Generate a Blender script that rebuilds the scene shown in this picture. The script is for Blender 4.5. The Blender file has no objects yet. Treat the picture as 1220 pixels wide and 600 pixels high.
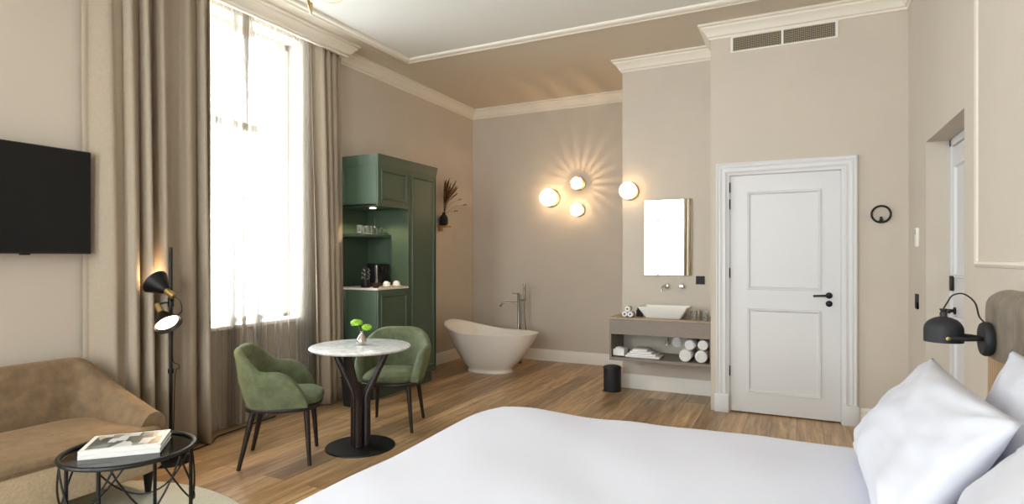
import bpy, bmesh, math, random
from mathutils import Vector, Matrix
C = bpy.context.scene.collection
SC = bpy.context.scene
PI = math.pi
rnd = random.Random(7)

# ------------------------------------------------------------------ camera, world, light, exposure
CAMF, CAMYAW, CAMH = 689.0, math.atan(339 / 689), 1.38
cd = bpy.data.cameras.new('camera'); cam = bpy.data.objects.new('camera', cd); C.objects.link(cam)
cam.location = (0, 0, CAMH); cam.rotation_euler = (PI / 2, 0, CAMYAW)
cd.sensor_width = 36; cd.lens = 36 * CAMF / 1220; cd.shift_y = 7 / 1220; cd.clip_start = .05
SC.camera = cam
vs = SC.view_settings
vs.view_transform = 'Standard'; vs.look = 'None'; vs.gamma = 1; vs.use_curve_mapping = False
vs.exposure = 0.66
WORLD = 10.5
w = bpy.data.worlds.new('sky'); SC.world = w; w.use_nodes = True
w.node_tree.nodes['Background'].inputs[0].default_value = (.93, .97, 1.0, 1)
w.node_tree.nodes['Background'].inputs[1].default_value = WORLD
SC.cycles.max_bounces = 14; SC.cycles.diffuse_bounces = 8; SC.cycles.transparent_max_bounces = 24
SC.cycles.transmission_bounces = 8; SC.cycles.glossy_bounces = 5
SC.cycles.caustics_reflective = False; SC.cycles.caustics_refractive = False
SC.cycles.use_denoising = True; SC.cycles.sample_clamp_indirect = 6
def sstep(a, b_, x):
    t = min(max((x - a) / (b_ - a), 0), 1); return t * t * (3 - 2 * t)
def portal(loc, rot, sx, sy):
    l = bpy.data.lights.new('sky_portal', 'AREA'); l.shape = 'RECTANGLE'; l.size = sx; l.size_y = sy
    l.cycles.is_portal = True
    o = bpy.data.objects.new('sky_portal', l); C.objects.link(o); o.location = loc; o.rotation_euler = rot
portal((-4.47, 3.25, 2.10), (0, -PI / 2, 0), 2.65, 1.6)      # window wall, shines +x
portal((-4.47, -.95, 2.10), (0, -PI / 2, 0), 2.65, 1.5)  # same wall, unseen window added near the camera
portal((-3.15, -2.82, 1.82), (PI / 2, 0, 0), 1.5, 2.95)       # rear windows, the second one added for fill; shine +y
portal((-0.72, -2.82, 1.82), (PI / 2, 0, 0), 1.45, 2.95)
def lamp(loc, power, col, r=.02, name='bulb'):
    l = bpy.data.lights.new(name, 'POINT'); l.energy = power; l.color = col; l.shadow_soft_size = r
    o = bpy.data.objects.new(name, l); C.objects.link(o); o.location = loc
    return o
WARM = (1.0, .66, .36)

# ------------------------------------------------------------------ materials
def lin(c):
    c = [x / 255 for x in c]
    return tuple(x / 12.92 if x <= .04045 else ((x + .055) / 1.055) ** 2.4 for x in c) + (1,)
def mat(name, col, rough=.6, metal=0, bump=0, scale=60, var=0, vscale=8, sheen=0, spec=.5, stretch=None, coat=0):
    m = bpy.data.materials.new(name); m.use_nodes = True; nt = m.node_tree; b = nt.nodes['Principled BSDF']
    b.inputs['Base Color'].default_value = lin(col); b.inputs['Roughness'].default_value = rough
    b.inputs['Metallic'].default_value = metal; b.inputs['Specular IOR Level'].default_value = spec
    if sheen:
        b.inputs['Sheen Weight'].default_value = sheen; b.inputs['Sheen Roughness'].default_value = .4
        b.inputs['Sheen Tint'].default_value = lin([min(255, c * 1.25) for c in col])
    if coat: b.inputs['Coat Weight'].default_value = coat
    tc = nt.nodes.new('ShaderNodeTexCoord'); mp = nt.nodes.new('ShaderNodeMapping')
    nt.links.new(tc.outputs['Object'], mp.inputs[0])
    if stretch: mp.inputs['Scale'].default_value = stretch
    if var:
        n = nt.nodes.new('ShaderNodeTexNoise'); n.inputs['Scale'].default_value = vscale; n.inputs['Detail'].default_value = 6
        n.inputs['Roughness'].default_value = .65
        nt.links.new(mp.outputs[0], n.inputs['Vector'])
        r = nt.nodes.new('ShaderNodeValToRGB')
        r.color_ramp.elements[0].position = .32; r.color_ramp.elements[1].position = .68
        r.color_ramp.elements[0].color = lin([c * (1 - var) for c in col])
        r.color_ramp.elements[1].color = lin([min(255, c * (1 + var)) for c in col])
        nt.links.new(n.outputs[0], r.inputs[0]); nt.links.new(r.outputs[0], b.inputs['Base Color'])
    if bump:
        n = nt.nodes.new('ShaderNodeTexNoise'); n.inputs['Scale'].default_value = scale; n.inputs['Detail'].default_value = 4
        nt.links.new(mp.outputs[0], n.inputs['Vector'])
        bp = nt.nodes.new('ShaderNodeBump'); bp.inputs['Strength'].default_value = bump; bp.inputs['Distance'].default_value = .01
        nt.links.new(n.outputs[0], bp.inputs['Height']); nt.links.new(bp.outputs[0], b.inputs['Normal'])
    return m
def emit(name, col, s, base=None):
    m = mat(name, base or col, .3); b = m.node_tree.nodes['Principled BSDF']
    b.inputs['Emission Color'].default_value = lin(col); b.inputs['Emission Strength'].default_value = s
    return m
def see_through(name, col, mixf, rough=.02, gloss=True):
    """thin glass: light passes straight, a little is reflected"""
    m = bpy.data.materials.new(name); m.use_nodes = True; nt = m.node_tree; nt.nodes.clear()
    o = nt.nodes.new('ShaderNodeOutputMaterial'); t = nt.nodes.new('ShaderNodeBsdfTransparent'); t.inputs[0].default_value = lin(col)
    g = nt.nodes.new('ShaderNodeBsdfGlossy'); g.inputs['Roughness'].default_value = rough
    fr = nt.nodes.new('ShaderNodeLayerWeight'); fr.inputs[0].default_value = mixf
    sc_f = nt.nodes.new('ShaderNodeMath'); sc_f.operation = 'MULTIPLY'; sc_f.inputs[1].default_value = .6 if mixf < .3 else 1.0; nt.links.new(fr.outputs['Facing'], sc_f.inputs[0])
    mx = nt.nodes.new('ShaderNodeMixShader')
    nt.links.new(sc_f.outputs[0], mx.inputs[0]); nt.links.new(t.outputs[0], mx.inputs[1]); nt.links.new(g.outputs[0], mx.inputs[2])
    nt.links.new(mx.outputs[0], o.inputs[0]); return m
def sheer_mat():
    m = bpy.data.materials.new('sheer_voile'); m.use_nodes = True; nt = m.node_tree; nt.nodes.clear()
    o = nt.nodes.new('ShaderNodeOutputMaterial')
    t = nt.nodes.new('ShaderNodeBsdfTransparent'); t.inputs[0].default_value = (1, 1, 1, 1)
    d = nt.nodes.new('ShaderNodeBsdfDiffuse'); d.inputs[0].default_value = lin((205, 196, 184))
    l = nt.nodes.new('ShaderNodeBsdfTranslucent'); l.inputs[0].default_value = lin((150, 147, 142))
    m1 = nt.nodes.new('ShaderNodeMixShader'); m1.inputs[0].default_value = .5
    m2 = nt.nodes.new('ShaderNodeMixShader')
    lw = nt.nodes.new('ShaderNodeLayerWeight'); lw.inputs[0].default_value = .25
    mr = nt.nodes.new('ShaderNodeMapRange'); mr.inputs['From Min'].default_value = .05; mr.inputs['From Max'].default_value = .62
    mr.inputs['To Min'].default_value = .26; mr.inputs['To Max'].default_value = .97
    nt.links.new(lw.outputs['Facing'], mr.inputs['Value'])
    nt.links.new(d.outputs[0], m1.inputs[1]); nt.links.new(l.outputs[0], m1.inputs[2])
    nt.links.new(mr.outputs[0], m2.inputs[0]); nt.links.new(t.outputs[0], m2.inputs[1]); nt.links.new(m1.outputs[0], m2.inputs[2])
    nt.links.new(m2.outputs[0], o.inputs[0]); return m
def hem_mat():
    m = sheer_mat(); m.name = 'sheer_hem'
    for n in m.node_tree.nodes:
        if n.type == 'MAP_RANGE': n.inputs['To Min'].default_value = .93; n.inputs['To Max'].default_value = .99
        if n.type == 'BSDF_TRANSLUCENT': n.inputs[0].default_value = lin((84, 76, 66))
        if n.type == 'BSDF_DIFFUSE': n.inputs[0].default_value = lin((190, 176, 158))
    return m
def floor_mat():
    m = mat('oak_planks', (150, 116, 82), .34, 0); nt = m.node_tree; b = nt.nodes['Principled BSDF']
    N = nt.nodes.new; L = nt.links.new
    tc = N('ShaderNodeTexCoord'); mp = N('ShaderNodeMapping'); mp.inputs['Rotation'].default_value = (0, 0, PI / 2)
    L(tc.outputs['Object'], mp.inputs[0])
    br = N('ShaderNodeTexBrick'); br.inputs['Scale'].default_value = 1; br.inputs['Brick Width'].default_value = 1.9
    br.inputs['Row Height'].default_value = .19; br.inputs['Mortar Size'].default_value = .0016; br.inputs['Mortar Smooth'].default_value = .3
    br.offset = .37; br.inputs['Color1'].default_value = (0, 0, 0, 1); br.inputs['Color2'].default_value = (1, 1, 1, 1)
    br.inputs['Mortar'].default_value = (.5, .5, .5, 1); br.inputs['Bias'].default_value = 0
    L(mp.outputs[0], br.inputs['Vector'])
    sc = N('ShaderNodeMapping'); sc.inputs['Scale'].default_value = (1.2, 14, 1); L(mp.outputs[0], sc.inputs[0])
    # shift grain from plank to plank
    add = N('ShaderNodeVectorMath'); add.operation = 'MULTIPLY_ADD'; add.inputs[1].default_value = (7, 5, 3)
    L(br.outputs['Color'], add.inputs[0]); L(sc.outputs[0], add.inputs[2])
    n = N('ShaderNodeTexNoise'); n.inputs['Scale'].default_value = 1.6; n.inputs['Detail'].default_value = 8; n.inputs['Roughness'].default_value = .62
    n.inputs['Distortion'].default_value = .6
    L(add.outputs[0], n.inputs['Vector'])
    r = N('ShaderNodeValToRGB'); e = r.color_ramp.elements
    e[0].position = .30; e[0].color = lin((128, 100, 68)); e[1].position = .72; e[1].color = lin((206, 176, 136))
    k = e.new(.5); k.color = lin((172, 140, 102))
    L(n.outputs[0], r.inputs[0])
    hs = N('ShaderNodeHueSaturation'); mr = N('ShaderNodeMapRange')
    mr.inputs['To Min'].default_value = .62; mr.inputs['To Max'].default_value = 1.22
    L(br.outputs['Color'], mr.inputs['Value']); L(mr.outputs[0], hs.inputs['Value']); L(r.outputs[0], hs.inputs['Color'])
    mx = N('ShaderNodeMixRGB'); mx.inputs[2].default_value = lin((58, 40, 26)); L(br.outputs['Fac'], mx.inputs[0]); L(hs.outputs[0], mx.inputs[1])
    L(mx.outputs[0], b.inputs['Base Color'])
    bp = N('ShaderNodeBump'); bp.inputs['Strength'].default_value = .25; bp.inputs['Distance'].default_value = .004
    L(n.outputs[0], bp.inputs['Height']); L(bp.outputs[0], b.inputs['Normal'])
    return m
def marble_mat():
    m = mat('white_marble', (226, 226, 224), .15); nt = m.node_tree; b = nt.nodes['Principled BSDF']; N = nt.nodes.new; L = nt.links.new
    tc = N('ShaderNodeTexCoord'); n = N('ShaderNodeTexNoise'); n.inputs['Scale'].default_value = 5; n.inputs['Detail'].default_value = 10
    n.inputs['Distortion'].default_value = 2.2; L(tc.outputs['Object'], n.inputs['Vector'])
    r = N('ShaderNodeValToRGB'); e = r.color_ramp.elements
    e[0].position = .40; e[0].color = lin((230, 232, 233)); e[1].position = .56; e[1].color = lin((234, 235, 236)); k = e.new(.5); k.color = lin((206, 211, 213))
    L(n.outputs[0], r.inputs[0]); L(r.outputs[0], b.inputs['Base Color']); return m
def cover_mat():
    """magazine cover: a procedural interior-photo-like patchwork with a white border"""
    m = mat('magazine_cover', (200, 200, 200), .35); nt = m.node_tree; b = nt.nodes['Principled BSDF']; N = nt.nodes.new; L = nt.links.new
    tc = N('ShaderNodeTexCoord'); v = N('ShaderNodeTexVoronoi'); v.inputs['Scale'].default_value = 15; v.distance = 'CHEBYCHEV'
    mp = N('ShaderNodeMapping'); mp.inputs['Scale'].default_value = (1.7, .9, 1); L(tc.outputs['Object'], mp.inputs[0]); L(mp.outputs[0], v.inputs['Vector'])
    sep = N('ShaderNodeSeparateColor'); L(v.outputs['Color'], sep.inputs[0])
    r = N('ShaderNodeValToRGB'); r.color_ramp.interpolation = 'CONSTANT'; e = r.color_ramp.elements
    e[0].position = 0; e[0].color = lin((78, 88, 84)); e[1].position = .25; e[1].color = lin((196, 204, 208))
    for p, c in ((.42, (128, 122, 112)), (.6, (58, 62, 60)), (.72, (186, 172, 152)), (.85, (120, 134, 132))): k = e.new(p); k.color = lin(c)
    L(sep.outputs[0], r.inputs[0]); L(r.outputs[0], b.inputs['Base Color']); return m

M = dict(
    wall=mat('painted_wall', (200, 190, 177), .85, var=.012, vscale=2, bump=.02, scale=150),
    ceiling=mat('ceiling_paint', (208, 197, 180), .9), ceilpanel=mat('ceiling_panel_paint', (222, 221, 215), .9),
    trim=mat('white_trim', (232, 228, 220), .5),
    wallbead=mat('panel_bead_paint', (214, 205, 193), .6),
    crown=mat('stucco_cornice', (228, 221, 208), .6),
    door=mat('white_door_paint', (213, 213, 214), .4),
    floor=floor_mat(), marble=marble_mat(), cover=cover_mat(),
    black=mat('black_metal', (16, 16, 17), .42, .3),
    matte_black=mat('matte_black', (28, 30, 33), .62),
    screen=mat('tv_screen', (7, 7, 8), .28, spec=.4),
    glassblack=mat('black_glass', (8, 8, 9), .05, spec=.25),
    brass=mat('brass', (206, 178, 118), .28, 1),
    chrome=mat('chrome', (205, 205, 205), .12, 1),
    steel=mat('brushed_steel', (140, 132, 122), .25, 1),
    linen=mat('linen_curtain', (166, 153, 136), .9, bump=.3, scale=260, var=.03, vscale=90),
    sheer=sheer_mat(), hem=hem_mat(),
    sofa=mat('tan_velvet', (122, 101, 76), .85, bump=.3, scale=180, var=.12, vscale=13, sheen=1.0),
    sofab=mat('tan_weave', (186, 166, 138), .9, bump=.3, scale=220, var=.06, vscale=60),
    green=mat('green_velvet', (92, 100, 72), .8, bump=.25, scale=160, var=.13, vscale=14, sheen=.6),
    wenge=mat('dark_wenge', (30, 19, 18), .45, var=.2, vscale=20, stretch=(6, 6, 1)),
    cab=mat('sage_green_lacquer', (66, 84, 67), .45),
    counter=mat('pale_counter', (214, 208, 196), .4),
    taupe=mat('taupe_laminate', (128, 117, 106), .5, var=.05, vscale=14, stretch=(1, 12, 12)),
    taupetop=mat('oak_veneer_top', (156, 138, 112), .45, var=.07, vscale=14, stretch=(1, 12, 12)),
    ceramic=mat('white_ceramic', (236, 234, 230), .18, coat=.3),
    tub=mat('white_stone_resin', (236, 232, 226), .35),
    duvet=mat('white_cotton_duvet', (216, 219, 232), .85, bump=.06, scale=40),
    pillow=mat('white_cotton_pillow', (201, 203, 213), .85, bump=.12, scale=9),
    towel=mat('white_terry', (236, 234, 232), .95, bump=.6, scale=190),
    head=mat('taupe_velvet_headboard', (112, 102, 90), .8, bump=.12, scale=60, var=.14, vscale=9, sheen=.5),
    oak=mat('light_oak', (176, 142, 100), .5, var=.12, vscale=10, stretch=(8, 8, 1)),
    rug=mat('sage_wool_rug', (222, 224, 212), .98, bump=.5, scale=260, var=.05, vscale=120),
    glass=see_through('clear_glass', (250, 252, 250), .62, .05),
    pane=see_through('window_pane', (252, 254, 254), .08),
    paper=mat('white_paper', (232, 230, 226), .6), pages=mat('page_edges', (205, 206, 216), .8, bump=.4, scale=300),
    petal=mat('lime_petals', (140, 190, 50), .6, var=.25, vscale=40), stem=mat('green_stem', (86, 120, 50), .6),
    vase=mat('mercury_glass', (190, 180, 172), .12, .85),
    dry=mat('dried_grass', (82, 56, 40), .9, var=.3, vscale=40), drylight=mat('dried_seed', (150, 118, 70), .9),
    globe=emit('opal_globe_lit', (255, 218, 168), 5.0), shade_in=emit('lamp_diffuser_lit', (255, 228, 190), 5.0),
    spot=emit('spot_lit', (255, 230, 190), 12),
    grille_dark=mat('vent_dark', (70, 62, 48), .8), mirror=mat('mirror_glass', (245, 246, 246), .01, 1),
    bronze=mat('dark_bronze_cup', (60, 38, 28), .35, .4), roofwhite=mat('plate_white', (228, 226, 220), .5),
    facade=mat('outside_wall', (200, 196, 190), .9),
)
def fluted_glass():
    """ribbed clear glass: ribs around the bulb pass more or less light, throwing rays onto the wall"""
    m = bpy.data.materials.new('ribbed_glass'); m.use_nodes = True; nt = m.node_tree; nt.nodes.clear(); N = nt.nodes.new; L = nt.links.new
    o = N('ShaderNodeOutputMaterial'); tc = N('ShaderNodeTexCoord'); sp = N('ShaderNodeSeparateXYZ'); L(tc.outputs['Object'], sp.inputs[0])
    at = N('ShaderNodeMath'); at.operation = 'ARCTAN2'; L(sp.outputs[0], at.inputs[0]); L(sp.outputs[2], at.inputs[1])
    mu = N('ShaderNodeMath'); mu.operation = 'MULTIPLY'; mu.inputs[1].default_value = 20; L(at.outputs[0], mu.inputs[0])
    si = N('ShaderNodeMath'); si.operation = 'SINE'; L(mu.outputs[0], si.inputs[0])
    mr = N('ShaderNodeMapRange'); mr.inputs['From Min'].default_value = -.6; mr.inputs['From Max'].default_value = .6
    mr.inputs['To Min'].default_value = .12; mr.inputs['To Max'].default_value = .75; L(si.outputs[0], mr.inputs['Value'])
    t = N('ShaderNodeBsdfTransparent'); d = N('ShaderNodeBsdfTranslucent'); d.inputs[0].default_value = lin((250, 225, 180))
    g = N('ShaderNodeBsdfGlossy'); g.inputs['Roughness'].default_value = .1
    m0 = N('ShaderNodeMixShader'); m0.inputs[0].default_value = .3; L(d.outputs[0], m0.inputs[1]); L(g.outputs[0], m0.inputs[2])
    mx = N('ShaderNodeMixShader'); L(mr.outputs[0], mx.inputs[0]); L(t.outputs[0], mx.inputs[1]); L(m0.outputs[0], mx.inputs[2])
    L(mx.outputs[0], o.inputs[0]); return m
M['ribbed'] = fluted_glass()

# ------------------------------------------------------------------ helpers
def obj(name, bm, m, parent=None, smooth=True, label=None, angle=40):
    me = bpy.data.meshes.new(name)
    bmesh.ops.recalc_face_normals(bm, faces=bm.faces)
    bm.to_mesh(me); bm.free()
    me.materials.append(M[m] if isinstance(m, str) else m)
    if smooth:
        me.polygons.foreach_set('use_smooth', [True] * len(me.polygons))
        try: me.set_sharp_from_angle(angle=math.radians(angle))
        except Exception: pass
    o = bpy.data.objects.new(name, me); C.objects.link(o)
    if parent is not None: o.parent = parent
    if label: o['label'] = label
    return o
def thing(name, label, cat, loc=(0, 0, 0), rz=0, group=None):
    o = bpy.data.objects.new(name, None); C.objects.link(o); o.location = loc; o.rotation_euler = (0, 0, rz)
    o.empty_display_size = .05
    return tag(o, label, cat, group)
def tag(o, label, cat, group=None):
    o['label'] = label; o['category'] = cat
    if group: o['group'] = group
    return o
def struct(name, bm, m, parent=None, smooth=True):
    o = obj(name, bm, m, parent, smooth)
    if parent is None: o['kind'] = 'structure'
    return o
def dup(root, loc, rz, label, scale=None):
    r = root.copy(); C.objects.link(r); r.location = loc; r.rotation_euler = (0, 0, rz); r['label'] = label
    if scale: r.scale = scale
    for ch in list(root.children):
        c = ch.copy(); C.objects.link(c); c.parent = r
        for g in ch.children:
            d = g.copy(); C.objects.link(d); d.parent = c
    return r
def B(): return bmesh.new()
def box(bm, x0, x1, y0, y1, z0, z1, bev=0, seg=2):
    t = bmesh.new()
    bmesh.ops.create_cube(t, size=1)
    for v in t.verts:
        v.co = Vector(((x0 + x1) / 2 + v.co.x * (x1 - x0), (y0 + y1) / 2 + v.co.y * (y1 - y0), (z0 + z1) / 2 + v.co.z * (z1 - z0)))
    if bev: bmesh.ops.bevel(t, geom=t.edges[:], offset=bev, segments=seg, affect='EDGES', profile=.5)
    merge(bm, t); return bm
def merge(bm, t, mtx=None):
    me = bpy.data.meshes.new('tmp'); t.to_mesh(me); t.free()
    if mtx is not None: me.transform(mtx)
    bm.from_mesh(me); bpy.data.meshes.remove(me)
def lathe(bm, prof, c=(0, 0, 0), n=32, mtx=None, caps=True):
    t = bmesh.new(); rings = []
    for r, z in prof:
        if r < 1e-5: rings.append([t.verts.new((0, 0, z))])
        else: rings.append([t.verts.new((r * math.cos(2 * PI * k / n), r * math.sin(2 * PI * k / n), z)) for k in range(n)])
    for a, b in zip(rings, rings[1:]):
        if len(a) == 1 and len(b) == 1: continue
        for k in range(n):
            k2 = (k + 1) % n
            if len(a) == 1: t.faces.new((a[0], b[k], b[k2]))
            elif len(b) == 1: t.faces.new((a[k], b[0], a[k2]))
            else: t.faces.new((a[k], b[k], b[k2], a[k2]))
    if caps:
        for r_ in (rings[0], rings[-1]):
            if len(r_) > 2: t.faces.new(r_)
    mm = Matrix.Translation(c)
    if mtx is not None: mm = mm @ mtx
    merge(bm, t, mm); return bm
def tube(bm, pts, r, n=8, closed=False, caps=True):
    pts = [Vector(p) for p in pts]; N = len(pts); rs = r if isinstance(r, (list, tuple)) else [r] * N
    rings = []; up = None
    for i, p in enumerate(pts):
        if closed: d = (pts[(i + 1) % N] - pts[i - 1]).normalized()
        else: d = (pts[min(i + 1, N - 1)] - pts[max(i - 1, 0)]).normalized()
        if up is None:
            up = Vector((0, 0, 1)) if abs(d.z) < .9 else Vector((1, 0, 0))
        s = d.cross(up)
        if s.length < 1e-4: s = d.cross(Vector((0, 1, 0)))
        s.normalize(); up = s.cross(d).normalized()
        rings.append([bm.verts.new(p + (s * math.cos(2 * PI * k / n) + up * math.sin(2 * PI * k / n)) * rs[i]) for k in range(n)])
    for i in range(N if closed else N - 1):
        a, b = rings[i], rings[(i + 1) % N]
        for k in range(n): bm.faces.new((a[k], b[k], b[(k + 1) % n], a[(k + 1) % n]))
    if caps and not closed:
        bm.faces.new(rings[0]); bm.faces.new(rings[-1])
    return bm
def smoothpts(ctrl, n=8):
    P = [Vector(p) for p in ctrl]; out = []
    for i in range(len(P) - 1):
        p0, p1, p2, p3 = P[max(i - 1, 0)], P[i], P[i + 1], P[min(i + 2, len(P) - 1)]
        for k in range(n):
            t = k / n
            out.append(.5 * ((2 * p1) + (-p0 + p2) * t + (2 * p0 - 5 * p1 + 4 * p2 - p3) * t * t + (-p0 + 3 * p1 - 3 * p2 + p3) * t ** 3))
    out.append(P[-1]); return out
def sweep(bm, path, prof, closed=False, plane='z', side=1):
    """profile (offset to the side, height) run along a flat path with mitres. plane z: path (x,y), height z.
    plane y: path (x,z), height goes to -y ; plane x: path (y,z), height to -x"""
    N = len(path); rings = []
    for i in range(N):
        p = Vector(path[i]).to_2d() if False else Vector((path[i][0], path[i][1]))
        def nrm(a, b):
            d = (Vector(b[:2]) - Vector(a[:2])).normalized(); return Vector((d.y, -d.x)) * side
        if closed: n1, n2 = nrm(path[i - 1], path[i]), nrm(path[i], path[(i + 1) % N])
        else:
            n1 = nrm(path[max(i - 1, 0)], path[max(i, 1)]) ; n2 = nrm(path[min(i, N - 2)], path[min(i + 1, N - 1)])
        m = (n1 + n2); m = m / max(m.length_squared / 2, 1e-6) if m.length > 1e-6 else n1
        ring = []
        for o_, h in prof:
            q = p + m * o_
            if plane == 'z': co = (q.x, q.y, h)
            elif plane == 'y': co = (q.x, -h, q.y)
            else: co = (-h, q.x, q.y)
            ring.append(bm.verts.new(co))
        rings.append(ring)
    K = len(prof)
    for i in range(N if closed else N - 1):
        a, b = rings[i], rings[(i + 1) % N]
        for k in range(K): bm.faces.new((a[k], a[(k + 1) % K], b[(k + 1) % K], b[k]))
    if not closed: bm.faces.new(rings[0]); bm.faces.new(rings[-1])
    return bm
def shift(bm, x=0, y=0, z=0):
    bmesh.ops.translate(bm, vec=(x, y, z), verts=bm.verts); return bm
def align(d):
    return Vector(d).to_track_quat('Z', 'Y').to_matrix().to_4x4()
def sph(bm, c, r, n=20, m=12, sq=1):
    prof = [(r * math.sin(PI * k / m), -r * sq * math.cos(PI * k / m)) for k in range(m + 1)]
    prof[0] = (0, prof[0][1]); prof[-1] = (0, prof[-1][1])
    return lathe(bm, prof, c, n)

# ------------------------------------------------------------------ room shell
XL, XR, YB, YV, YD, YR, ZC = -4.17, .80, 7.19, 6.07, 5.52, -2.5, 3.48
XV, XDW = -1.67, -.70
struct('floor', box(B(), XL - .3, XR + .4, YR - .3, YB + .3, -.12, 0), 'floor')
struct('ceiling', box(B(), XL - .3, XR + .4, YR - .3, YB + .3, ZC, ZC + .15), 'ceiling')
struct('trim_7', box(B(), -3.69, .32, -2.0, 5.02, ZC - .003, ZC + .002), 'ceilpanel')
WY0, WY1, WZ0, WZ1 = 2.5, 4.02, .80, 3.40
b = B()
box(b, XL - .3, XL, YR - .3, -1.7, 0, ZC); box(b, XL - .3, XL, -.2, WY0, 0, ZC); box(b, XL - .3, XL, WY1, YB + .3, 0, ZC)
for y0, y1 in ((WY0, WY1), (-1.7, -.2)):  # second opening is for the added daylight window
    box(b, XL - .3, XL, y0, y1, 0, WZ0); box(b, XL - .3, XL, y0, y1, WZ1, ZC)
struct('wall_left', b, 'wall', smooth=False)
struct('wall_back', box(B(), XL, XV, YB, YB + .3, 0, ZC), 'wall', smooth=False)
struct('wall_washstand', box(B(), XV, XDW, YV, YB + .3, 0, ZC), 'wall', smooth=False)
DX0, DX1, DZ = -.545, .342, 2.122
b = B()
box(b, XDW, DX0, YD, 5.62, 0, ZC); box(b, DX1, XR + .3, YD, 5.62, 0, ZC); box(b, DX0, DX1, YD, 5.62, DZ, ZC)
box(b, XDW, XR + .3, 5.62, YB + .3, 0, ZC)
struct('wall_door', b, 'wall', smooth=False)
RY0, RY1, RZ, RX = 3.82, 4.83, 2.176, .93
b = B()
box(b, XR, XR + .3, YR - .3, RY0, 0, ZC); box(b, XR, XR + .3, RY1, YD, 0, ZC); box(b, XR, XR + .3, RY0, RY1, RZ, ZC)
box(b, XR + .2, XR + .4, RY0 - .3, RY1 + .3, 0, RZ + .2)
struct('wall_right', b, 'wall', smooth=False)
b = B(); wz0, wz1 = .55, 3.2
box(b, XL, -3.9, YR - .3, YR, 0, ZC); box(b, -2.4, -1.45, YR - .3, YR, 0, ZC); box(b, .0, XR, YR - .3, YR, 0, ZC)
for x0, x1 in ((-3.9, -2.4), (-1.45, .0)):  # second opening belongs to the added fill window
    box(b, x0, x1, YR - .3, YR, 0, wz0); box(b, x0, x1, YR - .3, YR, wz1, ZC)
struct('wall_rear', b, 'wall', smooth=False)
# cornice
crown = [(0, 3.355), (.012, 3.355), (.016, 3.372), (.03, 3.378), (.036, 3.395), (.058, 3.425), (.078, 3.44), (.08, 3.455), (.10, 3.462), (.10, 3.485), (0, 3.485)]
b = B()
sweep(b, [(XL, 4.36), (XL, YB), (XV, YB), (XV, YV), (XDW, YV), (XDW, YD), (XR, YD), (XR, YR), (XL, YR), (XL, 2.0)], crown)
struct('trim_1', b, 'crown')
# boxed pelmet over the window
PX, PY0, PY1 = -3.99, 1.98, 4.40
b = B()
box(b, PX - .025, PX, PY0, PY1, 3.36, ZC); box(b, XL, PX, PY1 - .025, PY1, 3.36, ZC); box(b, XL, PX, PY0, PY0 + .025, 3.36, ZC)
sweep(b, [(XL, PY0), (PX, PY0), (PX, PY1), (XL, PY1)], crown)
struct('trim_2', b, 'crown')
# ceiling moulding
bead = [(-.05, ZC), (-.05, ZC - .012), (-.035, ZC - .03), (-.02, ZC - .034), (-.008, ZC - .018), (.008, ZC - .018), (.02, ZC - .034), (.035, ZC - .03), (.05, ZC - .012), (.05, ZC)]
sw = sweep(B(), [(-3.69, -2.0), (-3.69, 5.02), (.32, 5.02), (.32, -2.0)], bead, closed=True)
struct('trim_3', sw, 'crown')
# baseboards
base = [(0, 0), (.018, 0), (.018, .105), (.014, .118), (.010, .125), (.010, .138), (.004, .15), (0, .15)]
struct('baseboard_rear', sweep(B(), [(XL, YR), (XL, 2.5)], base), 'trim')
struct('baseboard_left', sweep(B(), [(XL, 4.02), (XL, YB), (XV, YB), (XV, YV), (XDW - .001, YV)], base), 'trim')
struct('baseboard_door', sweep(B(), [(.445, YD), (XR, YD), (XR, RY1)], base), 'trim')
struct('baseboard_right', sweep(B(), [(XR, RY0), (XR, YR), (XL, YR)], base), 'trim')
# window pieces
def window(nm, axis, a0, a1, z0, z1, pos, inward):
    """frame with a transom and a centre mullion, pane behind; axis 'y' = window in a wall of constant x"""
    f = B()
    def bx(u0, u1, w0, w1, d0, d1):
        lo, hi = sorted((pos + inward * d0, pos + inward * d1))
        if axis == 'y': box(f, lo, hi, u0, u1, w0, w1, .004, 1)
        else: box(f, u0, u1, lo, hi, w0, w1, .004, 1)
    t = .06; mid = (a0 + a1) / 2 + (.02 if axis == 'y' else 0); zt = z0 + (z1 - z0) * .67
    bx(a0, a0 + t, z0, z1, -.04, .04); bx(a1 - t, a1, z0, z1, -.04, .04)
    bx(a0, a1, z0, z0 + t, -.04, .04); bx(a0, a1, z1 - t, z1, -.04, .04)
    bx(mid - .035, mid + .035, z0, z1, -.035, .035); bx(a0, a1, zt - .03, zt + .03, -.035, .035)
    o = struct(nm, f, 'trim')
    p = B()
    if axis == 'y': box(p, pos - .004, pos + .004, a0 + .02, a1 - .02, z0 + .02, z1 - .02)
    else: box(p, a0 + .02, a1 - .02, pos - .004, pos + .004, z0 + .02, z1 - .02)
    obj('window_pane', p, 'pane', o)
    s = B()
    lo, hi = sorted((pos + inward * .04, pos + inward * .27))
    if axis == 'y': box(s, lo, hi, a0, a1, z0 - .001, z0 + .03, .006)
    else: box(s, a0, a1, lo, hi, z0 - .001, z0 + .03, .006)
    obj('window_sill', s, 'trim', o)
    return o
window('window_1', 'y', WY0, WY1, WZ0, WZ1, -4.40, 1)
window('added_window_left', 'y', -1.7, -.2, WZ0, WZ1, -4.40, 1)  # unseen window, added to bring more daylight to the camera end
window('window_2', 'x', -3.9, -2.4, wz0, wz1, -2.72, 1)
window('added_window_rear', 'x', -1.45, .0, wz0, wz1, -2.72, 1)  # unseen second rear window, added as daylight fill

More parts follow.
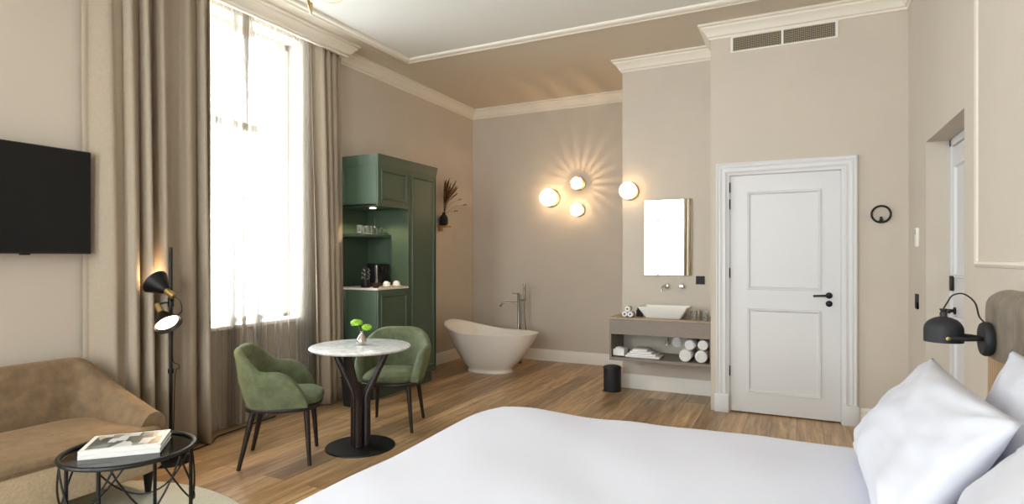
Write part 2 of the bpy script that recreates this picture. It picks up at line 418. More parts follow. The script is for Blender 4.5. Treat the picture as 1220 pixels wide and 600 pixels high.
# ------------------------------------------------------------------ door in the door wall
def panel_mould(bm, u0, u1, v0, v1, face, plane, t=.028, h=.012, out=-1):
    """raised bead rectangle on a face; plane 'y' = face of constant y looking to -y, 'x' = constant x looking to -x"""
    prof = [(0, 0), (.004, h), (t * .45, h * .7), (t * .6, h), (t, 0)]
    t_ = B()
    sweep(t_, [(u0, v0), (u0, v1), (u1, v1), (u1, v0)], prof, closed=True, plane=plane)
    if plane == 'y': shift(t_, y=face)
    else: shift(t_, x=face)
    merge(bm, t_)
door = struct('door_1', box(B(), -.535, .332, 5.535, 5.58, .012, 2.113, .002, 1), 'door')
b = B()
panel_mould(b, -.395, .186, 1.10, 1.965, 5.535, 'y'); panel_mould(b, -.395, .186, .19, .935, 5.535, 'y')
obj('panel_moulding', b, 'door', door)
def lever(parent, X, Y, Z, dx):
    b = B()
    lathe(b, [(.026, 0), (.026, .008), (.024, .010), (.011, .012), (.011, .045)], (X, Y, Z), 24, Matrix.Rotation(PI / 2, 4, 'X'))
    tube(b, smoothpts([(X, Y - .045, Z), (X + dx * .3, Y - .05, Z), (X + dx, Y - .05, Z - .004)], 6), .0095, 10)
    return obj('door_lever', b, 'black', parent)
lever(door, .245, 5.535, 1.063, -.12)
b = B(); lathe(b, [(.026, 0), (.026, .008), (.02, .014), (.008, .018), (0, .018)], (.245, 5.535, .995), 24, Matrix.Rotation(PI / 2, 4, 'X'))
obj('lock_rosette', b, 'black', door)
for z in (2.01, 1.86, 1.245, .37):
    b = B(); box(b, -.547, -.533, 5.519, 5.536, z - .045, z + .045, .003); tube(b, [(-.540, 5.517, z - .045), (-.540, 5.517, z + .045)], .007, 8)
    obj('hinge', b, 'black', door)
b = B()
cas = [(0, 0), (0, .016), (.02, .02), (.03, .03), (.045, .022), (.06, .022), (.072, .03), (.085, .026), (.10, .034), (.108, .03), (.108, 0)]
t_ = B(); sweep(t_, [(DX0 + .003, 0.16), (DX0 + .003, DZ - .005), (DX1 - .003, DZ - .005), (DX1 - .003, 0.16)], cas, plane='y', side=-1); shift(t_, y=YD); merge(b, t_)
box(b, DX0 - .118, DX0 + .003, YD - .045, YD, 0, .165, .004); box(b, DX1 - .003, DX1 + .118, YD - .045, YD, 0, .165, .004)
box(b, DX0 + .0, DX0 + .009, YD, 5.62, 0, DZ); box(b, DX1 - .009, DX1, YD, 5.62, 0, DZ); box(b, DX0, DX1, YD, 5.62, DZ - .008, DZ)
struct('trim_4', b, 'door')

# entrance door in the right-hand recess
fr = B()
cas2 = [(0, 0), (0, .02), (.05, .02), (.06, .012), (.06, 0)]
box(fr, RX, .995, RY1 - .045, RY1, 0, RZ - .001, .003, 1); box(fr, RX, .995, RY0, RY0 + .045, 0, RZ - .001, .003, 1); box(fr, RX, .995, RY0, RY1, RZ - .05, RZ - .001, .003, 1)
struct('trim_5', fr, 'door')
d2 = struct('door_2', box(B(), RX + .012, RX + .055, RY0 + .048, RY1 - .048, .01, RZ - .055, .002, 1), 'door')
b = B(); panel_mould(b, RY0 + .17, RY1 - .12, 1.25, 2.0, RX + .012, 'x', t=.03, h=.014); panel_mould(b, RY0 + .17, RY1 - .12, .2, 1.0, RX + .012, 'x', t=.03, h=.014)
obj('panel_moulding', b, 'door', d2)
for z in (1.21, .3, 1.95):
    b = B(); box(b, RX - .008, RX + .014, RY1 - .075, RY1 - .03, z - .05, z + .05, .003); obj('hinge', b, 'black', d2) if z < 1.5 else b.free()
b = B(); lathe(b, [(.024, 0), (.024, .01), (.011, .012), (.011, .05)], (RX + .012, 4.72, 1.03), 20, Matrix.Rotation(-PI / 2, 4, 'Y'))
tube(b, [(RX - .04, 4.72, 1.03), (RX - .045, 4.66, 1.03), (RX - .045, 4.60, 1.03)], .010, 10); obj('door_lever', b, 'black', d2)
# paper notice on it
n = thing('door_notice', 'small pale notice sheet fixed high on the recessed entrance door', 'notice', (RX + .011, 4.40, 1.52))
obj('sheet', box(B(), -.002, .001, -.06, .06, -.12, .14, .0008, 1), 'paper', n)
b = B()
for k, (w_, z) in enumerate(((.07, .10), (.05, .075), (.08, .05), (.03, -.05), (.08, -.07), (.06, -.09))): obj('printed_line', box(B(), -.0028, -.0018, -w_ / 2, w_ / 2, z - .004, z + .004), mat('pale_print', (190, 188, 186), .7), n)
obj('printed_block', box(B(), -.0028, -.0018, -.02, .02, -.035, .015), mat('grey_print', (120, 118, 116), .7), n)
# wall panel moulding on the right wall
b = B(); t_ = B(); sweep(t_, [(.9, 1.35), (.9, 3.05), (3.57, 3.05), (3.57, 1.35)], [(-.015, 0), (-.012, .008), (0, .014), (.012, .008), (.015, 0)], closed=True, plane='x'); shift(t_, x=XR); merge(b, t_)
struct('trim_6', b, 'wallbead')

# ------------------------------------------------------------------ curtains
SOFA_PUSH = lambda x, yy, z: x if axis_hack[0] else x + (-4.13 + .14 * (x + 4.0) - x) * sstep(2.25, 2.15, yy)
axis_hack = [True]
def curtain(y0, y1, zt, zb, xt, xb, amp, folds, seed, flare=0, axis='y', nu=200, nv=26, y0b=None, y1b=None, gather=()):
    r_ = random.Random(seed); ph = [r_.uniform(0, 6.3) for _ in range(6)]
    dens = [1 + sum(m * math.exp(-((i / nu - c) / w_) ** 2) for c, w_, m in gather) for i in range(nu + 1)]
    cum = [0.0]
    for i in range(nu): cum.append(cum[-1] + dens[i])
    y0b = y0 if y0b is None else y0b; y1b = y1 if y1b is None else y1b
    bm = B(); grid = []
    for j in range(nv + 1):
        v = j / nv; row = []
        for i in range(nu + 1):
            u = i / nu
            uu = (u if not gather else cum[i] / cum[-1] * cum[-1] / nu) + .25 / folds * math.sin(2 * PI * u * folds * .31 + ph[0]) + .1 / folds * v * math.sin(5 * u + ph[1] + 2 * v)
            a = amp * (.55 + .55 * v) * (1 + .35 * math.sin(u * folds * 1.9 + ph[2]))
            wv = math.sin(2 * PI * folds * uu + ph[3] + .35 * v * math.sin(3 * v + ph[4]))
            wv = math.copysign(abs(wv) ** .9, wv)
            x = xt + (xb - xt) * v + a * wv + .3 * a * math.sin(4 * PI * folds * uu + ph[5]) * (1 - v)
            yy = (y0 + (y0b - y0) * v) * (1 - u) + (y1 + (y1b - y1) * v) * u + amp * .3 * math.sin(2 * PI * folds * uu * 1.0 + 1)
            z = zt + (zb - zt) * v
            x = SOFA_PUSH(x, yy, z)
            row.append(bm.verts.new((x, yy, z) if axis == 'y' else (yy, x, z)))
        grid.append(row)
    for j in range(nv):
        for i in range(nu): bm.faces.new((grid[j][i], grid[j][i + 1], grid[j + 1][i + 1], grid[j + 1][i]))
    return bm
def drape(label, *a, **k):
    t = thing('curtain', label, 'curtain', group='heavy linen curtains')
    fab = obj('curtain_fabric', curtain(*a, **k), 'linen', t, angle=180)
    s = fab.modifiers.new('thickness', 'SOLIDIFY'); s.thickness = .006
    return t
axis_hack[0] = False
cl = drape('wide taupe linen curtain beside the television and floor lamp', 2.11, 2.975, 3.42, .012, -4.05, -3.955, .06, 6.2, 3, y0b=2.11, y1b=2.93)
axis_hack[0] = True
cr = drape('narrower taupe linen curtain next to the green cabinet', 3.99, 4.41, 3.42, .012, -4.05, -3.98, .045, 3.6, 11, nu=120, y0b=4.0, y1b=4.405)
cq = drape('taupe linen curtain on the rear window, seen only in the mirror', -2.47, -1.9, 3.42, .012, -2.36, -2.34, .05, 5, 17, axis='x', nu=120)
for o, y0, y1, ax in ((cl, 2.05, 2.97, 'y'), (cr, 3.6, 4.37, 'y')):
    obj('curtain_rail', box(B(), -4.07, -4.045, y0, y1, 3.425, 3.445, .002, 1), 'trim', o)
obj('curtain_rail', box(B(), -4.1, -1.75, -2.372, -2.35, 3.425, 3.445, .002, 1), 'trim', cq)
s1 = obj('sheer_curtain', curtain(2.75, 3.34, 3.42, .015, -4.135, -4.135, .022, 6, 21, y1b=3.30, nu=420, gather=((.86, .06, 7),)), 'sheer', angle=180)
tag(s1, 'white voile sheer on the left half of the window', 'curtain', 'sheer window curtains')
s2 = obj('sheer_curtain', curtain(3.30, 4.02, 3.42, .015, -4.10, -4.09, .024, 8, 23, y0b=3.42, nu=420, gather=((.10, .05, 5), (.92, .10, 4))), 'sheer', angle=180)
tag(s2, 'white voile sheer on the right half of the window', 'curtain', 'sheer window curtains')
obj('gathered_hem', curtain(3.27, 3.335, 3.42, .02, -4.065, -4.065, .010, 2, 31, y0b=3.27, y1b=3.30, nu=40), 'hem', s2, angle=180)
s3 = obj('sheer_curtain', curtain(-3.95, -2.2, 3.42, .015, -2.42, -2.42, .02, 13, 29, axis='x'), 'sheer', angle=180)
tag(s3, 'white voile sheer over the rear window, seen in the mirror', 'curtain', 'sheer window curtains')

# ------------------------------------------------------------------ bed
bed = thing('bed', 'large bed with smooth white duvet in the foreground', 'bed', (-.36, 1.73, 0))
BX0, BX1, BY0, BY1 = -1.06, 1.03, -1.0, 1.0
obj('mattress', box(B(), BX0 + .04, BX1, BY0 + .03, BY1 - .03, .24, .56, .05, 4), 'pillow', bed)
obj('bed_base', box(B(), BX0 + .05, BX1, BY0 + .05, BY1 - .05, .07, .24, .015, 2), 'head', bed)
for x in (BX0 + .12, BX1 - .12):
    for y in (BY0 + .12, BY1 - .12):
        obj('leg', box(B(), x - .03, x + .03, y - .03, y + .03, 0, .07, .004), 'matte_black', bed)
def duvet():
    bm = B(); NU, NV = 110, 100; g = []
    from mathutils import noise
    L_, W_ = BX1 - BX0, BY1 - BY0; over = .33
    for j in range(NV + 1):
        row = []
        for i in range(NU + 1):
            s = -over + (L_ + over) * i / NU; t = -over + (W_ + 2 * over) * j / NV
            # s along x from the foot edge; t across
            dx = max(0, -s); dy = max(0, -t, t - W_)
            R = .10
            x = BX0 + max(s, 0); y = BY0 + min(max(t, 0), W_)
            out = 0; drop = 0
            d = math.hypot(dx, dy)
            if d > 0:
                ang = min(d / R, PI / 2); out = R * math.sin(ang) * .5; drop = R * (1 - math.cos(ang)) + max(0, d - R * PI / 2)
                nx, ny = -dx / d, (-dy if t < 0 else dy) / d
                x += nx * out; y += ny * out
            # soften corner: pull corner inwards
            cx = min(max(s, 0), .25) - .25; cy = min(max(min(t, W_ - t), 0), .25) - .25
            q = math.hypot(cx, cy) - .25
            if cx < 0 and cy < 0 and q > 0:
                l = math.hypot(cx, cy); k = q * .7
                x -= cx / l * k; y -= (cy / l * k) * (1 if t < W_ / 2 else -1)
            e = min(s, t, W_ - t); puff = .012 * min(max(e, 0) / .3, 1)
            nz = noise.noise(Vector((x * 1.3, y * 1.3, 3.1))) * .019 + noise.noise(Vector((x * 4.2, y * 3.1, 1.1))) * .007
            wr = .008 * math.sin(14 * (x * .6 + y * .25) + 3 * noise.noise(Vector((x * 2, y * 2, 0)))) * max(0, noise.noise(Vector((x, y, 9))))
            hang = min(d / .2, 1) if d > 0 else 0
            x += hang * .012 * math.sin(9 * t + 2 * s); y += hang * .012 * math.sin(10 * s + 1.3)
            row.append(bm.verts.new((x, y, .605 + puff + nz + wr - drop * .95)))
        g.append(row)
    for j in range(NV):
        for i in range(NU): bm.faces.new((g[j][i], g[j][i + 1], g[j + 1][i + 1], g[j + 1][i]))
    return bm
dv = obj('duvet', duvet(), 'duvet', bed, angle=180)
md = dv.modifiers.new('thickness', 'SOLIDIFY'); md.thickness = .025; md.offset = -1
# headboard
hb = thing('headboard', 'taupe velvet channelled headboard on an oak base against the right wall', 'headboard', (XR, 1.45, 0.0))
ch_y = [1.55, 1.21, .86, .60, .34, .08, -.18, -.44, -.70, -.96, -1.22]
for i in range(len(ch_y) - 1):
    y1, y0 = ch_y[i], ch_y[i + 1]; b = B(); sect = []
    NS, NZ = 14, 22
    grid = []
    for k in range(NS + 1):
        a = PI * k / NS; yy = (y0 + y1) / 2 + (y1 - y0) / 2 * math.copysign(abs(math.cos(a)) ** .6, math.cos(a)); xx = -.045 - .075 * math.sin(a) ** .45
        ztop = 1.255
        if i == 0: ztop = 1.255 - .09 * max(0, (yy - (y1 - .09)) / .09) ** 2
        col = []
        for m_ in range(NZ + 1):
            if m_ <= 12: z = .99 + (ztop - .06 - .99) * m_ / 12; f = 1
            else:
                q = (m_ - 12) / (NZ - 12) * PI / 2; z = ztop - .06 + .06 * math.sin(q); f = math.cos(q)
            col.append(b.verts.new((-.045 + (xx + .045) * max(f, .0) if m_ > 12 else xx, yy, z)))
        grid.append(col)
    for k in range(NS):
        for m_ in range(NZ): b.faces.new((grid[k][m_], grid[k + 1][m_], grid[k + 1][m_ + 1], grid[k][m_ + 1]))
    box(b, -.045, -.002, y0, y1 - (.03 if i == 0 else 0), .99, 1.20 if i else 1.15)
    obj('padded_channel', b, 'head', hb)
obj('wood_base', box(B(), -.10, -.002, -1.22, 1.53, .0, .99, .006, 2), 'oak', hb)

# pillows
def pillow(w_, h_, t_, seed, ears=.0):
    from mathutils import noise
    bm = B(); n = 36; top = []; bot = []
    for j in range(n + 1):
        r1, r2 = [], []
        for i in range(n + 1):
            u = -1 + 2 * i / n; v = -1 + 2 * j / n
            x = u * w_ / 2 * (1 - .07 * (1 - abs(u) ** 3) * 0 - .05 * (1 - v * v) * abs(u) ** 2)
            y = v * h_ / 2 * (1 - .05 * (1 - u * u) * abs(v) ** 2)
            th = t_ / 2 * (max(0, 1 - abs(u) ** 2.6) * max(0, 1 - abs(v) ** 2.6)) ** .55
            nn = noise.noise(Vector((u * 1.6 + seed, v * 1.6, seed))) * .03 * (th / (t_ / 2)) + noise.noise(Vector((u * 4 + seed, v * 4, 2))) * .008 * min(1, th * 20)
            nn += .006 * min(1, th * 25) * math.sin(11 * (u * .8 + v * .5) + 4 * noise.noise(Vector((u * 1.5 + seed, v * 1.5, 5)))) * max(0, noise.noise(Vector((u * 1.2, v * 1.2 + seed, 8))) + .25)
            rad = math.exp(-3 * ((abs(u) - 1) ** 2 + (abs(v) - 1) ** 2)) * .012 * math.sin(9 * math.atan2(1 - abs(v), 1.001 - abs(u)))
            r1.append(bm.verts.new((x, y, th + nn + rad * min(1, th * 30))))
            r2.append(bm.verts.new((x, y, -th + nn * .4)) if 0 < i < n and 0 < j < n else r1[-1])
        top.append(r1); bot.append(r2)
    for j in range(n):
        for i in range(n):
            bm.faces.new((top[j][i], top[j][i + 1], top[j + 1][i + 1], top[j + 1][i]))
            q = (bot[j][i], bot[j + 1][i], bot[j + 1][i + 1], bot[j][i + 1])
            if len(set(q)) == 4: 
                try: bm.faces.new(q)
                except ValueError: pass
    return bm
def put_pillow(label, c, lean, yaw, w_, h_, t_, seed, roll=0):
    t = tag(obj('pillow', pillow(w_, h_, t_, seed), 'pillow', angle=180), label, 'pillow', 'white pillows at the head of the bed')
    # local: x = width, y = height, z = thickness ; stand it leaning back against +x
    R_ = Matrix.Rotation(yaw, 4, 'Z') @ Matrix.Rotation(-PI / 2, 4, 'Z') @ Matrix.Rotation(lean, 4, 'X') @ Matrix.Rotation(roll, 4, 'Z')
    t.matrix_world = Matrix.Translation(c) @ R_
    return t
put_pillow('big white pillow in front on the far side, its corner nearest the wall lamp', (.335, 2.19, .822), math.radians(54), 0, .98, .44, .17, 1.3)
put_pillow('white pillow leaning on the headboard behind the big front one', (.555, 1.93, .865), math.radians(74), 0, .90, .46, .11, 4.7)
put_pillow('white pillow nearest the camera at the lower right edge', (.335, 1.14, .825), math.radians(54), 0, .92, .45, .17, 7.9)
put_pillow('white pillow leaning on the headboard behind the nearest one', (.555, 1.00, .865), math.radians(74), 0, .88, .46, .11, 9.4)

# wall reading lamp on the headboard
wl = thing('wall_lamp', 'matte black reading lamp with dome shade mounted on the headboard', 'lamp', (.675, 2.83, 1.065))
b = B(); lathe(b, [(.0, 0), (.062, 0), (.066, .006), (.066, .022), (.060, .030), (0, .030)], (0, 0, 0), 40, Matrix.Rotation(-PI / 2, 4, 'Y')); obj('wall_plate', b, 'matte_black', wl)
sc_ = Vector((-.150, -.005, .025)); R0 = .066
b = B()
prof = [(R0, -.043), (R0, .005)] + [(R0 * math.cos(a) * (1 if a < 1 else 1), .005 + .052 * math.sin(a)) for a in [PI / 2 * k / 8 for k in range(1, 8)]] + [(.012, .057)]
inn = [(r - .003, z - (.003 if z > 0 else 0)) for r, z in prof[:-1]]
lathe(b, inn[::-1] + prof + [(0, .058)], sc_, 40, caps=False)
sh = obj('lamp_shade', b, 'matte_black', wl)
b = B(); lathe(b, [(0, .05), (.013, .05), (.013, .072), (.009, .078), (.013, .082), (.013, .088), (0, .088)], sc_, 16); obj('cord_grip', b, 'matte_black', wl)
b = B(); sph(b, sc_ + Vector((0, 0, .0)), .026); obj('bulb', b, 'ceramic', wl)
b = B()
for s in (-1, 1):
    tube(b, [sc_ + Vector((0, s * (R0 + .006), -.022)), sc_ + Vector((.06, s * (R0 + .006), -.022)), sc_ + Vector((.10, s * .05, -.022)), Vector((-.03, s * .012, .002))], .008, 8)
obj('yoke', b, 'matte_black', wl)
for s in (-1, 1):
    b = B(); lathe(b, [(.008, 0), (.008, .006), (0, .007)], sc_ + Vector((0, s * (R0 + .012), -.022)), 14, Matrix.Rotation(-s * PI / 2, 4, 'X')); obj('pivot_screw', b, 'brass', wl, label='small brass pivot screw')
b = B(); tube(b, smoothpts([sc_ + Vector((0, 0, .088)), sc_ + Vector((.012, 0, .112)), sc_ + Vector((.03, 0, .142)), sc_ + Vector((.065, 0, .148)), sc_ + Vector((.10, 0, .115)), Vector((-.035, 0, .085)), Vector((-.014, 0, .06))], 6), .0032, 6)
obj('cord', b, 'matte_black', wl)

# ------------------------------------------------------------------ U-shell upholstery (chairs and sofa)
def ushell(D, W, R, xf, nrm_h, z0, th, leanf, bulge=.0, n_arm=14, n_arc=10, n_back=16, ztop_in=0):
    """outer U plan: front ends at x=xf, back at x=-D, half-width W, corner radius R"""
    pts = []
    for k in range(n_arm): pts.append((Vector((xf + (-D + R - xf) * k / n_arm, W)), Vector((0, 1))))
    for k in range(n_arc + 1):
        a = PI / 2 * k / n_arc; pts.append((Vector((-D + R - R * math.sin(a), W - R + R * math.cos(a))), Vector((-math.sin(a), math.cos(a)))))
    for k in range(1, n_back): pts.append((Vector((-D, (W - R) * (1 - 2 * k / n_back))), Vector((-1, 0))))
    for k in range(n_arc + 1):
        a = PI / 2 * (1 - k / n_arc); pts.append((Vector((-D + R - R * math.sin(a), -(W - R + R * math.cos(a)))), Vector((-math.sin(a), -math.cos(a)))))
    for k in range(1, n_arm + 1): pts.append((Vector((-D + R + (xf + D - R) * k / n_arm, -W)), Vector((0, -1))))
    bm = B(); rings = []
    for p, n in pts:
        h = nrm_h(p.x, p.y); ring = []; K = 7; r = th / 2; hh = max(h - r, .004)
        for k in range(K + 1):
            z = hh * k / K; o_ = leanf * z * (1 if n.x < -.3 else .55) + .012 * math.sin(PI * min(1, z / .3)); q = p + n * o_; ring.append((q.x, q.y, z0 + z))
        oT = leanf * hh * (1 if n.x < -.3 else .55) + .012 * math.sin(PI * min(1, hh / .3))
        for k in range(1, 6):
            a = PI * k / 6; q = p + n * (oT - r + r * math.cos(a)); ring.append((q.x, q.y, z0 + hh + r * math.sin(a)))
        for k in range(K, -1, -1):
            z = hh * k / K; o_ = leanf * z * (1 if n.x < -.3 else .55) - th - bulge * math.sin(PI * k / K) ; q = p + n * o_; ring.append((q.x, q.y, z0 + z))
        rings.append([bm.verts.new(c) for c in ring])
    K = len(rings[0])
    for a, b_ in zip(rings, rings[1:]):
        for k in range(K): bm.faces.new((a[k], a[(k + 1) % K], b_[(k + 1) % K], b_[k]))
    bm.faces.new(rings[0]); bm.faces.new(rings[-1])
    return bm
def sstep(a, b_, x):
    t = min(max((x - a) / (b_ - a), 0), 1); return t * t * (3 - 2 * t)
def cushion(D0, D1, W, R, z0, z1, dome=.02, n=56, round_=.03, ex=4.5):
    """rounded super-elliptic pad from x=D0..D1, half width W"""
    bm = B(); cx = (D0 + D1) / 2; a_ = (D1 - D0) / 2; rings = []
    prof = [(0, z0)] + [(1 - round_ / a_ * (1 - math.sin(t)), z0 + round_ * (1 - math.cos(t))) for t in (0, PI / 6, PI / 3, PI / 2)]
    prof += [(1 - round_ / a_ * (1 - math.cos(t)), z1 - round_ + round_ * math.sin(t)) for t in (0, PI / 6, PI / 3, PI / 2.2)]
    prof += [(.8, z1 + dome * .5), (.55, z1 + dome * .85), (.25, z1 + dome), (0, z1 + dome)]
    for s, z in prof:
        if s == 0: rings.append([bm.verts.new((cx, 0, z))]); continue
        ring = []
        for k in range(n):
            t = 2 * PI * k / n; c_, s_ = math.cos(t), math.sin(t); r = (abs(c_) ** ex + abs(s_) ** ex) ** (-1 / ex)
            ring.append(bm.verts.new((cx + a_ * s * r * c_, W * s * r * s_, z)))
        rings.append(ring)
    for a, b_ in zip(rings, rings[1:]):
        for k in range(n):
            k2 = (k + 1) % n
            if len(a) == 1: bm.faces.new((a[0], b_[k], b_[k2]))
            elif len(b_) == 1: bm.faces.new((a[k], b_[0], a[k2]))
            else: bm.faces.new((a[k], b_[k], b_[k2], a[k2]))
    return bm

def make_chair(loc, rz, label):
    t = thing('dining_chair', label, 'chair', loc, rz, 'green velvet dining chairs')
    def hh(x, y):
        # back high, shoulder falls to the arms, arms curve down to the seat at the front
        back = .40; arm = .245
        a = arm + (back - arm) * (1 - sstep(-.24, -.07, x)) * (1 - .10 * abs(y / .26) ** 3)
        if x > -.02: a = arm * (1 - .80 * ((x + .02) / .21) ** 2.2)
        return max(a, .05)
    sh_ = obj('backrest_shell', ushell(.215, .25, .16, .185, hh, .395, .055, .22, .010), 'green', t, angle=60)
    b = B()
    for k in range(9):
        y = -.09 + .0225 * k; tube(b, smoothpts([(-.228, y * 1.1, .72), (-.206, y, .62), (-.180, y * .92, .53)], 5), [.001] + [.0045] * 9 + [.001], 6)
    obj('pleats', b, 'green', sh_)
    obj('seat_cushion', cushion(-.20, .265, .215, .1, .395, .455, .028, ex=3.2), 'green', t, angle=70)
    obj('seat_frame', cushion(-.235, .255, .245, .1, .368, .398, 0, round_=.008, ex=3.2), 'wenge', t)
    for sx, sy in ((1, 1), (1, -1), (-1, 1), (-1, -1)):
        x1, y1 = (.17 if sx > 0 else -.16), sy * .17
        x0, y0 = (.195 if sx > 0 else -.245), sy * .205
        b = B(); tube(b, [(x0, y0, 0), (x0 + (x1 - x0) * .5, y0 + (y1 - y0) * .5, .19), (x1, y1, .38)], [.0125, .017, .02], 12)
        obj('leg', b, 'wenge', t)
    return t
c1 = make_chair((-3.185, 2.895, 0), math.radians(38.5), 'green velvet chair with dark legs, seen from its side left of the table')
dup(c1, (-2.985, 3.84, 0), math.radians(-67), 'green velvet chair behind the table, facing the camera in front of the green cabinet')

# ------------------------------------------------------------------ bistro table
tb = thing('dining_table', 'round white marble table on branching dark wood stem', 'table', (-2.865, 3.31, 0))
b = B(); lathe(b, [(0, .715), (.345, .715), (.358, .722), (.362, .731), (.358, .738), (.35, .741), (0, .741)], n=72); obj('tabletop', b, 'marble', tb)
b = B(); lathe(b, [(0, 0), (.25, 0), (.25, .006), (.247, .010), (.05, .012), (0, .012)], n=64); obj('base_plate', b, 'black', tb)
rx, ry = math.cos(CAMYAW), math.sin(CAMYAW)
for ang, up_, kx in ((math.radians(206), .33, .0), (math.radians(40), .30, 0), (math.radians(-75), .33, 0)):
    a = ang; dx, dy = math.cos(a), math.sin(a)
    b = B(); tube(b, [(dx * .042, dy * .042, .01), (dx * .042, dy * .042, .36), (dx * .05, dy * .05, .395), (dx * .20, dy * .20, .713)], [.031, .029, .027, .021], 16)
    obj('stem_branch', b, 'wenge', tb)
b = B(); lathe(b, [(0, .706), (.2, .706), (.2, .7155), (0, .7155)], n=40); obj('top_plate', b, 'black', tb)
# vase with two green flowers
vz = thing('bud_vase', 'small silvery vase holding two lime green flowers on the marble table', 'vase', (-2.872, 3.33, .741))
b = B(); lathe(b, [(0, 0), (.022, 0), (.034, .012), (.037, .030), (.028, .055), (.014, .078), (.011, .092), (.014, .100), (.011, .100), (.008, .09), (0, .088)], n=28); obj('vase_body', b, 'vase', vz)
def flower(c, r, tilt, i):
    s_ = B(); tube(s_, smoothpts([(0, 0, .07), (c[0] * .35, c[1] * .35, .11), c], 6), .0025, 6); st = obj('flower_stem', s_, 'stem', vz)
    b = B(); rr = random.Random(i)
    for k in range(110):
        u = (k + .5) / 110; th = math.acos(1 - 1.5 * u); ph = k * 2.39996
        d = Vector((math.sin(th) * math.cos(ph), math.sin(th) * math.sin(ph), math.cos(th)))
        d = Matrix.Rotation(tilt, 3, 'Y') @ d
        q = Vector(c) + Vector((d.x * r, d.y * r, d.z * r * .62)) * rr.uniform(.85, 1.08); s2 = r * .24
        t_ = bmesh.new(); bmesh.ops.create_icosphere(t_, subdivisions=1, radius=s2)
        for v in t_.verts: v.co.z *= .45
        merge(b, t_, Matrix.Translation(q) @ align(d))
    sph(b, c, r * .8, 14, 8, .6)
    obj('flower_head', b, 'petal', vz)
flower((-.034, -.014, .160), .040, -.2, 1); flower((.034, .016, .128), .034, .6, 2)

# ------------------------------------------------------------------ sofa
so = thing('sofa', 'tan velvet sofa with sloping arms under the television', 'sofa', (-3.70, 1.25, 0))
def sh_h(x, y):
    back = .46
    side = sstep(.80, .93, abs(y))
    end = .17
    t = min(max((x + .40) / .72, 0), 1)
    arm = back - .04 - (back - .04 - end) * t ** .8
    return (back * (1 - side * .12)) * (1 - sstep(-.345, -.12, x)) + arm * sstep(-.345, -.12, x) if x > -.34 else back - .05 * side
obj('backrest', ushell(.345, .915, .24, .33, sh_h, .31, .13, .06, .02, n_arm=18, n_arc=12, n_back=30), 'sofa', so, angle=60)
b = cushion(-.30, .43, .90, .1, .345, .405, .03, n=96, round_=.03, ex=9); obj('seat_cushion', b, 'sofa', so, angle=60)
b = cushion(-.34, .42, .91, .1, .155, .36, 0, n=96, round_=.02, ex=9); obj('seat_base', b, 'sofab', so, label='paler woven skirt')
for x in (-.30, .29):
    for y in (-.85, .93 - .08):
        b = B(); lathe(b, [(0, .0075), (.016, .0075), (.030, .16), (0, .16)] , (x, y, 0), 16); obj('leg', b, 'black', so)

# ------------------------------------------------------------------ television
tv = thing('television', 'large black flat television on the wall above the sofa', 'television', (XL, 1.62, 1.73))
obj('tv_body', box(B(), .075, .115, -.59, .515, -.325, .325, .006, 2), 'matte_black', tv)
obj('screen', box(B(), .1145, .118, -.582, .507, -.317, .319, .001, 1), 'screen', tv)
obj('wall_bracket', box(B(), .0, .076, -.2, .2, -.15, .15, .003, 1), 'black', tv)
obj('sensor', box(B(), .09, .11, .14, .19, -.333, -.324, .002, 1), 'black', tv)

# ------------------------------------------------------------------ floor lamp
fl = thing('floor_lamp', 'black floor lamp with two cone heads and brass sockets beside the sofa', 'lamp', (-3.80, 2.493, 0))
b = B(); lathe(b, [(0, 0), (.125, 0), (.125, .012), (.12, .018), (0, .018)], n=48); obj('base', b, 'black', fl)
b = B(); tube(b, [(0, 0, .015), (0, 0, 1.45)], .011, 12); obj('pole', b, 'black', fl)
rv = Vector((math.cos(CAMYAW), math.sin(CAMYAW), 0)); fv = Vector((-math.sin(CAMYAW), math.cos(CAMYAW), 0)); uv = Vector((0, 0, 1))
def head(J, d, lit):
    """J = socket foot, d = direction to the opening"""
    d = d.normalized(); m_ = align(d)
    b = B(); lathe(b, [(0, 0), (.021, 0), (.021, .075), (.012, .085), (0, .085)], J, 20, m_); soc = obj('lamp_socket', b, 'brass', fl, label='brass socket')
    b = B(); lathe(b, [(.018, .07), (.026, .08), (.045, .11), (.088, .185), (.086, .185), (.043, .112), (.024, .083), (.016, .074)], J, 40, m_, caps=False)
    hd = obj('lamp_shade', b, 'black', fl)
    b = B(); lathe(b, [(0, .150), (.05, .152), (.069, .158), (.069, .162), (0, .166)], J, 32, m_); obj('diffuser', b, 'shade_in', hd, label='glowing diffuser')
    return J + d * .20
D1 = (-rv * .82 + uv * .52 + fv * .22).normalized(); D2 = (rv * .62 - uv * .66 - fv * .36).normalized()
J1 = rv * .040 + uv * 1.120 - fv * .03; o1 = head(J1, D1, True)
J2 = -rv * .070 + uv * 1.065 - fv * .04; o2 = head(J2, D2, True)
b = B()
tube(b, smoothpts([(0, 0, 1.09), rv * .02 + uv * 1.10 - fv * .03, J1 + uv * .0], 4), .006, 8); tube(b, smoothpts([(0, 0, 1.07), -rv * .02 + uv * 1.08 - fv * .03, J2], 4), .006, 8)
lathe(b, [(.018, 1.05), (.018, 1.11)], n=16)
obj('clamp', b, 'black', fl)
obj('cord_clip', lathe(B(), [(.018, .60), (.018, .63)], n=16), 'black', fl)
b = B(); tube(b, smoothpts([J1, J1 + rv * .04 - uv * .03, J1 + rv * .05 - uv * .10, rv * .02 + uv * .95, rv * .012 + uv * .7, rv * .05 + uv * .66, rv * .055 + uv * .63, rv * .03 + uv * .6, rv * .02 + uv * .3, rv * .015 + uv * .03], 7), .003, 6)
obj('cord', b, 'black', fl)
lp = fl.location
